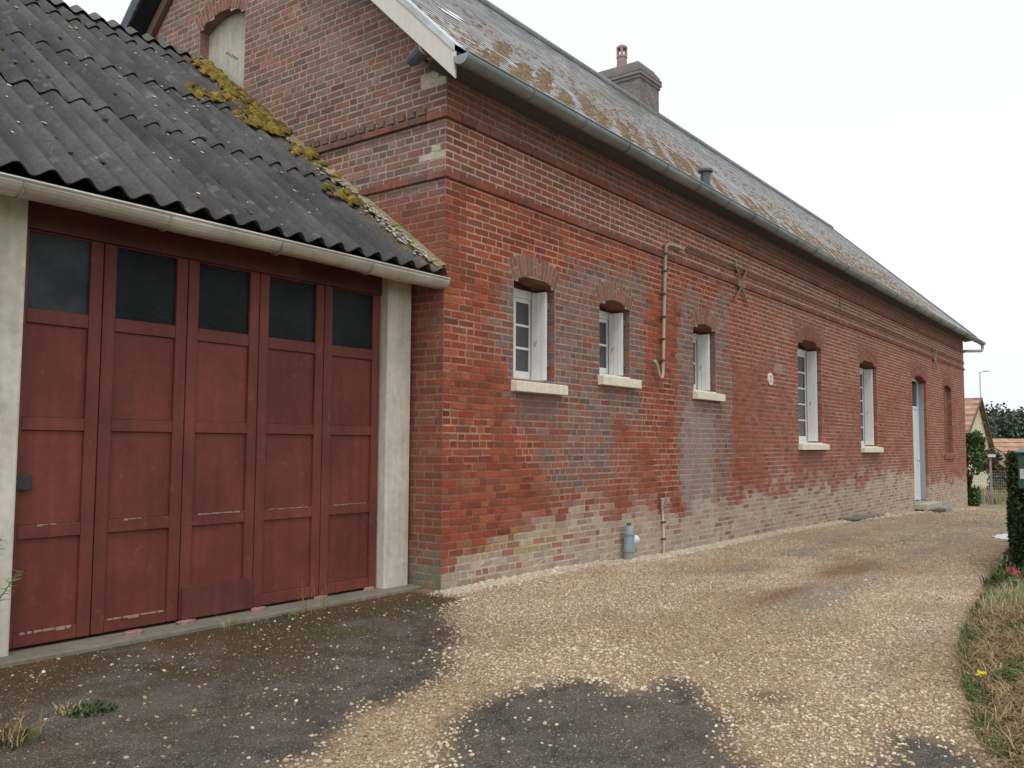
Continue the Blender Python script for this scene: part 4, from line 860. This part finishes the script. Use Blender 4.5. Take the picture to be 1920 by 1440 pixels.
def valerian(x, y, h, n, lab, seed):
    r = random.Random(seed); t = thing('flowering_plant', lab, 'flower', (x, y, float(gz(x, y))), 'pink flowers beside the hedge'); s = MB(); l = MB(); f = MB(); z = float(gz(x, y))
    for k in range(n):
        tx, ty = x+r.gauss(0, .05), y+r.gauss(0, .04); H = h*r.uniform(.8, 1.1); s.tube([(x+r.gauss(0, .03), y, z-.02), ((x+tx)/2, (y+ty)/2, z+H*.55), (tx, ty, z+H)], .004, 5, (.12, .16, .07))
        for q in range(10): 
            b = r.uniform(.1, .9); p = Vector((x+(tx-x)*b, y+(ty-y)*b, z+H*b)); leaves(l, [p+Vector((r.gauss(0, .03), r.gauss(0, .03), 0))], .05, [(.11, .16, .07), (.14, .19, .09)], r)
        leaves(f, [Vector((tx, ty, z+H))+Vector((r.gauss(0, .024), r.gauss(0, .024), r.gauss(0, .017))) for _ in range(50)], .014, [(.55, .07, .14), (.62, .13, .21), (.42, .05, .10)], r, 1.2)
    s.build('stem', M['leaf'], t); l.build('foliage', M['leaf'], t); f.build('flower_head', M['leaf'], t)
valerian(3.20, -4.06, .20, 3, 'pink flower cluster in front of the hedge above the pale grass', 31)
valerian(5.0, -3.76, .30, 2, 'small pink flower against the hedge foot, farther of the two beside the drive', 32)
valerian(3.75, -4.14, .42, 2, 'pink flower at the right frame edge before the dark hedge', 33)
r = random.Random(77); mb = MB(); yx, yy = -.62, -4.36; yz = float(gz(yx, yy)); mb.tube([(yx, yy, yz-.01), (yx, yy, yz+.10)], .003, 5, (.10, .15, .05)); leaves(mb, [Vector((yx, yy, yz+.10))+Vector((r.gauss(0, .012), r.gauss(0, .012), r.gauss(0, .006))) for _ in range(30)], .018, [(.75, .60, .04)], r, 1.1); tag(mb.build('yellow_flower', M['leaf']), 'tiny yellow flower in the green edge of the dry grass', 'flower')
# hedge and the green letter box
hd = thing('hedge', 'clipped dark green hedge closing the right side of the drive', 'hedge', (9, -4.2, -.1)); mb = MB(); r = random.Random(14)
HX0, HX1, HY0, HY1 = 4.85, 13.5, -4.75, -3.80
def hsurf(n, side):
    out = []
    for _ in range(n):
        q = r.random(); z0 = -.12
        if side == 'end': p = [HX0, r.uniform(HY0, HY1), r.uniform(z0, 1.24)]
        elif side == 'back': p = [HX0+(HX1-HX0)*q, HY0, r.uniform(z0, 1.24)]
        elif side == 'front': p = [HX0+(HX1-HX0)*q*q, HY1, r.uniform(z0, 1.24)]
        else: p = [HX0+(HX1-HX0)*q*q, r.uniform(HY0, HY1), 1.24]
        b = .10*(float(fbm(p[0]*2.5+p[1]*2.5, p[2]*2.5, 66))-.5)
        dpt = -abs(r.gauss(0, .05))+b
        if side == 'end': p[0] -= dpt
        elif side == 'back': p[1] -= dpt
        elif side == 'front': p[1] += dpt
        else: p[2] += dpt*.8
        out.append(p)
    return out
LFC = [(.028, .050, .016), (.038, .066, .02), (.05, .082, .026), (.022, .04, .015), (.065, .10, .035)]
leaves(mb, hsurf(9000, 'end')+hsurf(13000, 'front')+hsurf(9000, 'top')+hsurf(11000, 'back'), .034, LFC, r, 1.6); 
mb.build('foliage', M['leaf'], hd)
mb = MB()
for k in range(240):
    x = HX0+.1+(HX1-HX0-.2)*r.random()**1.5; y = r.uniform(HY0+.1, HY1-.1); mb.tube([(x, y, -.15), (x+r.gauss(0, .05), y+r.gauss(0, .05), .5), (x+r.gauss(0, .12), y+r.gauss(0, .12), 1.1)], [.02, .012, .005], 5, (.10, .08, .055))
for k in range(2): mb.box(HX0+.16, HX1-.16, HY0+.16+k*.45, HY0+.28+k*.45, -.1, 1.08, (.035, .05, .02))
mb.build('branches', M['wood'], hd)
bx = thing('letter_box', 'dark green letter box on a post in front of the clipped hedge', 'letter box', (4.35, -4.15, -.08))
mb = MB(); GB = (.022, .075, .055); bx0, bx1, by0, by1, bz0, bz1 = 4.20, 4.50, -4.34, -3.97, .885, 1.235
mb.box(bx0, bx1, by0, by1, bz0, bz1, GB); mb.build('body', M['plastic'], bx, bevel=.012)
mb = MB(); mb.add([(bx0-.02, by0-.02, bz1+.002), (bx1+.02, by0-.02, bz1+.002), (bx1+.02, by1+.02, bz1+.002), (bx0-.02, by1+.02, bz1+.002), (bx0-.02, by0-.02, bz1+.02), (bx1+.02, by0-.02, bz1+.055), (bx1+.02, by1+.02, bz1+.055), (bx0-.02, by1+.02, bz1+.02)], [(0, 3, 2, 1), (4, 5, 6, 7), (0, 1, 5, 4), (1, 2, 6, 5), (2, 3, 7, 6), (3, 0, 4, 7)], (.03, .095, .07)); mb.build('lid', M['plastic'], bx, bevel=.006)
mb = MB(); mb.box(bx0-.006, bx0-.001, by0+.05, by1-.05, bz0+.24, bz0+.275, (.05, .06, .06)); mb.box(bx0-.006, bx0-.001, by1-.06, by1-.02, bz0+.10, bz0+.20, (.45, .48, .47)); mb.build('slot', M['iron'], bx)
mb = MB(); mb.box(4.32, 4.38, -4.20, -4.14, -.12, .88, (.03, .06, .045)); mb.build('post', M['iron'], bx, bevel=.005)
# puddle of bright water at the right of the drive
mb = MB(); n = 28; mb.add([(10.0+.56*math.cos(2*math.pi*k/n)*(1+.12*math.sin(3*k)), -3.12+.22*math.sin(2*math.pi*k/n)*(1+.15*math.cos(2.3*k)), float(gz(10.0, -3.0))+.022) for k in range(n)], [tuple(range(n))], (.05, .05, .05))
m = mat('water', .03, .05, 3, .03, 6, .003, .6); o = mb.build('puddle', m); o['kind'] = 'structure'
# ------------------------------------------------------------------ beyond the house
def VS(px, py, D):                                          # a far point chosen once, by its bearing and distance
    return CAM+(F+R2*((px-960)/1646.93)-U2*((py-720)/1646.93))*D
# shrub at the house corner
def shrub(name, lab, c, rx, ry, h, n, cols, size, seed, group=None, z0=None):
    r = random.Random(seed); z = float(gz(c[0], c[1])) if z0 is None else z0; t = thing(name, lab, 'shrub', (c[0], c[1], z), group); mb = MB(); P = []
    cl = [(r.uniform(-.7, .7)*rx, r.uniform(-.7, .7)*ry, h*r.uniform(.12, .88), r.uniform(.25, .45)) for _ in range(16)]
    for _ in range(n):
        a = r.choice(cl); d = Vector((r.gauss(0, 1), r.gauss(0, 1), r.gauss(0, 1))).normalized()*(r.random()**.4)
        P.append((c[0]+a[0]+d.x*a[3]*rx, c[1]+a[1]+d.y*a[3]*ry, max(z+.02, z+a[2]+d.z*a[3]*h*.5)))
    leaves(mb, P, size, cols, r); mb.build('foliage', M['leaf'], t); mb = MB()
    for a in cl[:8]: mb.tube([(c[0]+r.gauss(0, .05), c[1]+r.gauss(0, .05), z-.05), (c[0]+a[0]*.5, c[1]+a[1]*.5, z+a[2]*.6), (c[0]+a[0], c[1]+a[1], z+a[2])], [.03, .018, .008], 5, (.10, .08, .05))
    mb.build('stem', M['wood'], t); return t
shrub('shrub', 'bushy bright green shrub growing against the far corner of the brick house', (27.6, .45), .60, .62, 2.40, 7600, [(.06, .115, .03), (.085, .15, .04), (.045, .085, .025), (.11, .18, .05)], .075, 21)
shrub('shrub', 'brownish copper shrub beyond the wire fence under the terracotta roof', (44.0, 1.65), 1.2, 1.2, 2.2, 3500, [(.13, .075, .045), (.16, .09, .05), (.10, .075, .04), (.085, .09, .035)], .12, 22)
shrub('shrub', 'low olive shrub behind the wire fence beside the hedge', (39.5, -.2), 1.0, 1.2, 1.5, 2600, [(.10, .12, .05), (.13, .14, .06), (.08, .10, .04)], .10, 23)
# wire fence across the end of the drive
fe = thing('wire_fence', 'low wire mesh fence with a grey post across the end of the drive', 'fence', (29.6, .1, -.8)); fa, fb = Vector((29.2, 1.1, 0)), Vector((30.9, -2.6, 0)); zf = -.80
mb = MB()
for k in range(0, 60):
    p = fa.lerp(fb, k/59); mb.bar((p.x, p.y, zf), (p.x, p.y, zf+1.25), .006, .006, (.42, .45, .40))
for k in range(13): mb.bar((fa.x, fa.y, zf+.06+k*.1), (fb.x, fb.y, zf+.06+k*.1), .006, .006, (.42, .45, .40))
mb.build('wire_mesh', M['iron'], fe)
for k, h in ((0.0, 1.3), (.29, 1.75), (.66, 1.3), (1.0, 1.3)):
    p = fa.lerp(fb, k); mb = MB(); mb.box(p.x-.035, p.x+.035, p.y-.035, p.y+.035, zf-.1, zf+h, (.30, .30, .27)); po = mb.build('post', M['concrete'], fe, bevel=.005)
    if k == .29:
        mb = MB(); mb.box(p.x-.12, p.x+.05, p.y-.16, p.y+.06, zf+h+.001, zf+h+.10, (.78, .78, .76)); mb.build('cap', M['plastic'], po)
# rough grass beyond the fence
mb = MB(); r = random.Random(2)
for _ in range(5000):
    x, y = r.uniform(29.5, 46), r.uniform(-6, 4); blades(mb, x, y, 1, .45, .02, DRY+[(.16, .17, .07), (.20, .20, .09)], .6, .014, r)
o = mb.build('rough_grass', M['leaf']); o['kind'] = 'stuff'
# neighbouring house: cream gable, tiled roof
apx = VS(1832, 749, 50); nr = Vector((.80, -.60, 0)); vw = Vector((F.x, F.y, 0)).normalized(); rt = Vector((vw.y, -vw.x, 0))
vl = Vector((.988, .157, 0)); rl = Vector((.157, -.988, 0)); gd = (rl*.25+vl*.968).normalized()                          # along the gable wall, going right and away
rd = Vector((-gd.y, gd.x, 0));                             # ridge direction, going left and away
hw, zr, ze_, zg = 2.6, apx.z, .75, -1.6; zl_ = zr-.6*(zr-ze_)
A = Vector((apx.x, apx.y, 0)); nb = thing('neighbour_house', 'cream house with a red tiled roof seen past the far corner of the brick house', 'house', (A.x, A.y, zg)); Lr = 9.
def Q(s, t, z): p = A+gd*s+rd*t; return (p.x, p.y, z)
mb = MB(); mb.add([Q(-hw, 0, zg), Q(hw, 0, zg), Q(hw, 0, ze_), Q(0, 0, zr), Q(-hw, 0, zl_)], [(0, 1, 2, 3, 4)], (.68, .63, .47)); mb.quad(Q(-hw, 0, zg), Q(-hw, Lr, zg), Q(-hw, Lr, zl_), Q(-hw, 0, zl_), (.68, .63, .47)); mb.quad(Q(hw, 0, zg), Q(hw, Lr, zg), Q(hw, Lr, ze_), Q(hw, 0, ze_), (.68, .63, .47)); mb.build('wall', M['render'], nb)
mb = MB(); TL = [(.34, .20, .15), (.30, .17, .13), (.38, .23, .17)]; r = random.Random(3); nrw = 14
for sd_ in (-1, 1):
    for k in range(nrw):
        for q in range(22):
            f0, f1 = k/nrw, (k+1)/nrw; t0, t1 = -.22+(Lr+.2)*q/22, -.22+(Lr+.2)*(q+1)/22; s0, s1 = (hw+.3)*(1-f0), (hw+.3)*(1-f1); zz = lambda s: zr+.10-(zr-ze_)*s/hw*(.6 if sd_ < 0 else 1)
            mb.quad(Q(sd_*s0, t0, zz(s0)), Q(sd_*s0, t1, zz(s0)), Q(sd_*s1, t1, zz(s1)), Q(sd_*s1, t0, zz(s1)), np.array(r.choice(TL))*r.uniform(.85, 1.15)*(.8 if k % 2 else 1.08))
rf = mb.build('roof', M['tile'], nb)
for sd_ in (-1, 1):
    mb = MB(); mb.bar(Q(0, -.24, zr+.06), Q(sd_*(hw+.3), -.24, zr+.06-(zr-ze_)*(hw+.3)/hw*(.6 if sd_ < 0 else 1)), .06, .12, (.16, .10, .08)); mb.build('bargeboard', M['wood'], rf)
for a_, b_, z_ in ((.55, 1.0, 2.72), (.25, 1.5, 1.85)): mb = MB(); mb.bar(Q(a_, -.12, z_), Q(b_, -.12, z_), .08, .05, (.26, .26, .26)); mb.build('gable_bracket', M['iron'], nb)
# low building with a terracotta roof
c0 = VS(1835, 819, 78); c1 = VS(2080, 817, 84); d = Vector((c1.x-c0.x, c1.y-c0.y, 0)); dn = Vector((-d.y, d.x, 0)).normalized(); dn = dn if dn.dot(vw) < 0 else -dn
ob = thing('outbuilding', 'low building with a long terracotta roof below the wooded hill', 'building', (c0.x, c0.y, -1.7)); mb = MB(); c0.z = c1.z = 2.1; r = random.Random(8)
for k in range(6):
    for q in range(20):
        a = c0.lerp(c1, q/20); b = c0.lerp(c1, (q+1)/20); o0 = dn*4.5*k/6; o1 = dn*4.5*(k+1)/6; z0, z1 = 2.1-2.3*k/6, 2.1-2.3*(k+1)/6
        mb.quad((a.x+o0.x, a.y+o0.y, z0), (b.x+o0.x, b.y+o0.y, z0), (b.x+o1.x, b.y+o1.y, z1+.04), (a.x+o1.x, a.y+o1.y, z1+.04), np.array((.40, .235, .17))*r.uniform(.88, 1.12))
mb.build('roof', M['tile'], ob); mb = MB(); f0 = c0+dn*4.2; f1 = c1+dn*4.2
mb.quad((f0.x, f0.y, -2), (f1.x, f1.y, -2), (f1.x, f1.y, -.05), (f0.x, f0.y, -.05), (.45, .40, .32)); mb.quad((f0.x, f0.y, -2), (c0.x, c0.y, -2), (c0.x, c0.y, 2.0), (f0.x, f0.y, -.05), (.45, .40, .32)); mb.build('wall', M['render'], ob)
# street lamp
lp = VS(1837, 697, 60); sl = thing('street_lamp', 'thin grey street lamp rising behind the cream neighbouring house', 'street lamp', (lp.x, lp.y, -1.4)); mb = MB(); ax = rt
mb.tube([(lp.x, lp.y, -1.5), (lp.x, lp.y, 3), (lp.x, lp.y, lp.z)], [.06, .05, .04], 8, (.58, .60, .61)); mb.build('pole', M['iron'], sl)
mb = MB(); mb.tube([(lp.x, lp.y, lp.z-.05), (lp.x+ax.x*.3, lp.y+ax.y*.3, lp.z+.03)], .035, 6, (.5, .52, .53)); mb.build('arm', M['iron'], sl)
mb = MB(); mb.bar((lp.x+ax.x*.28, lp.y+ax.y*.28, lp.z+.03), (lp.x+ax.x*.62, lp.y+ax.y*.62, lp.z+.05), .16, .09, (.55, .56, .57)); mb.build('lamp_head', M['plastic'], sl, bevel=.02)
# wooded hill
hc = VS(1880, 790, 150); mb = MB(); ts = np.linspace(-60, 110, 40); prof = lambda t: 3.5*math.exp(-((t-5)/45)**2)
for a, b in zip(ts[:-1], ts[1:]):
    p = [hc+rt*a, hc+rt*b]; q = [hc+rt*a+vw*40, hc+rt*b+vw*40]
    mb.quad((p[0].x, p[0].y, -2), (p[1].x, p[1].y, -2), (q[1].x, q[1].y, prof(b)), (q[0].x, q[0].y, prof(a)), (.06, .08, .03))
o = mb.build('hill', M['leaf']); o['kind'] = 'structure'
r = random.Random(19); mb = MB()
for k in range(95):
    t = r.uniform(-30, 75); dp_ = r.uniform(-4, 24); c = hc+rt*t+vw*dp_; base = -2+(prof(t)+2)*max(0, dp_)/40; top = (8.0+1.6*r.random()-.9*abs(t-1)/30)*(.75+.25*min(1, max(0, (dp_+4)/10))); R_ = r.uniform(2.2, 3.6)
    cols = r.choice([[(.075, .105, .070), (.088, .118, .078)], [(.068, .095, .066), (.080, .108, .072)], [(.085, .118, .074), (.096, .126, .080)]])  # leaf greens lightened and cooled to stand in for distance haze
    P = []
    for _ in range(1500):
        d = Vector((r.gauss(0, 1), r.gauss(0, 1), r.gauss(0, 1))).normalized(); q = r.random()**.35; b_ = 1+.35*(float(fbm(d.x*3+k, d.z*3+d.y*2, 12))-.5)*2
        zc = (base+top)/2; P.append((c.x+d.x*R_*q*b_, c.y+d.y*R_*q*b_, zc+d.z*(top-base)/2*q*min(1.1, b_)))
    leaves(mb, P, .50, cols, r, 1.3)
o = mb.build('wood', M['leaf']); o['kind'] = 'stuff'; o['label'] = 'dark green wood on the far hill'
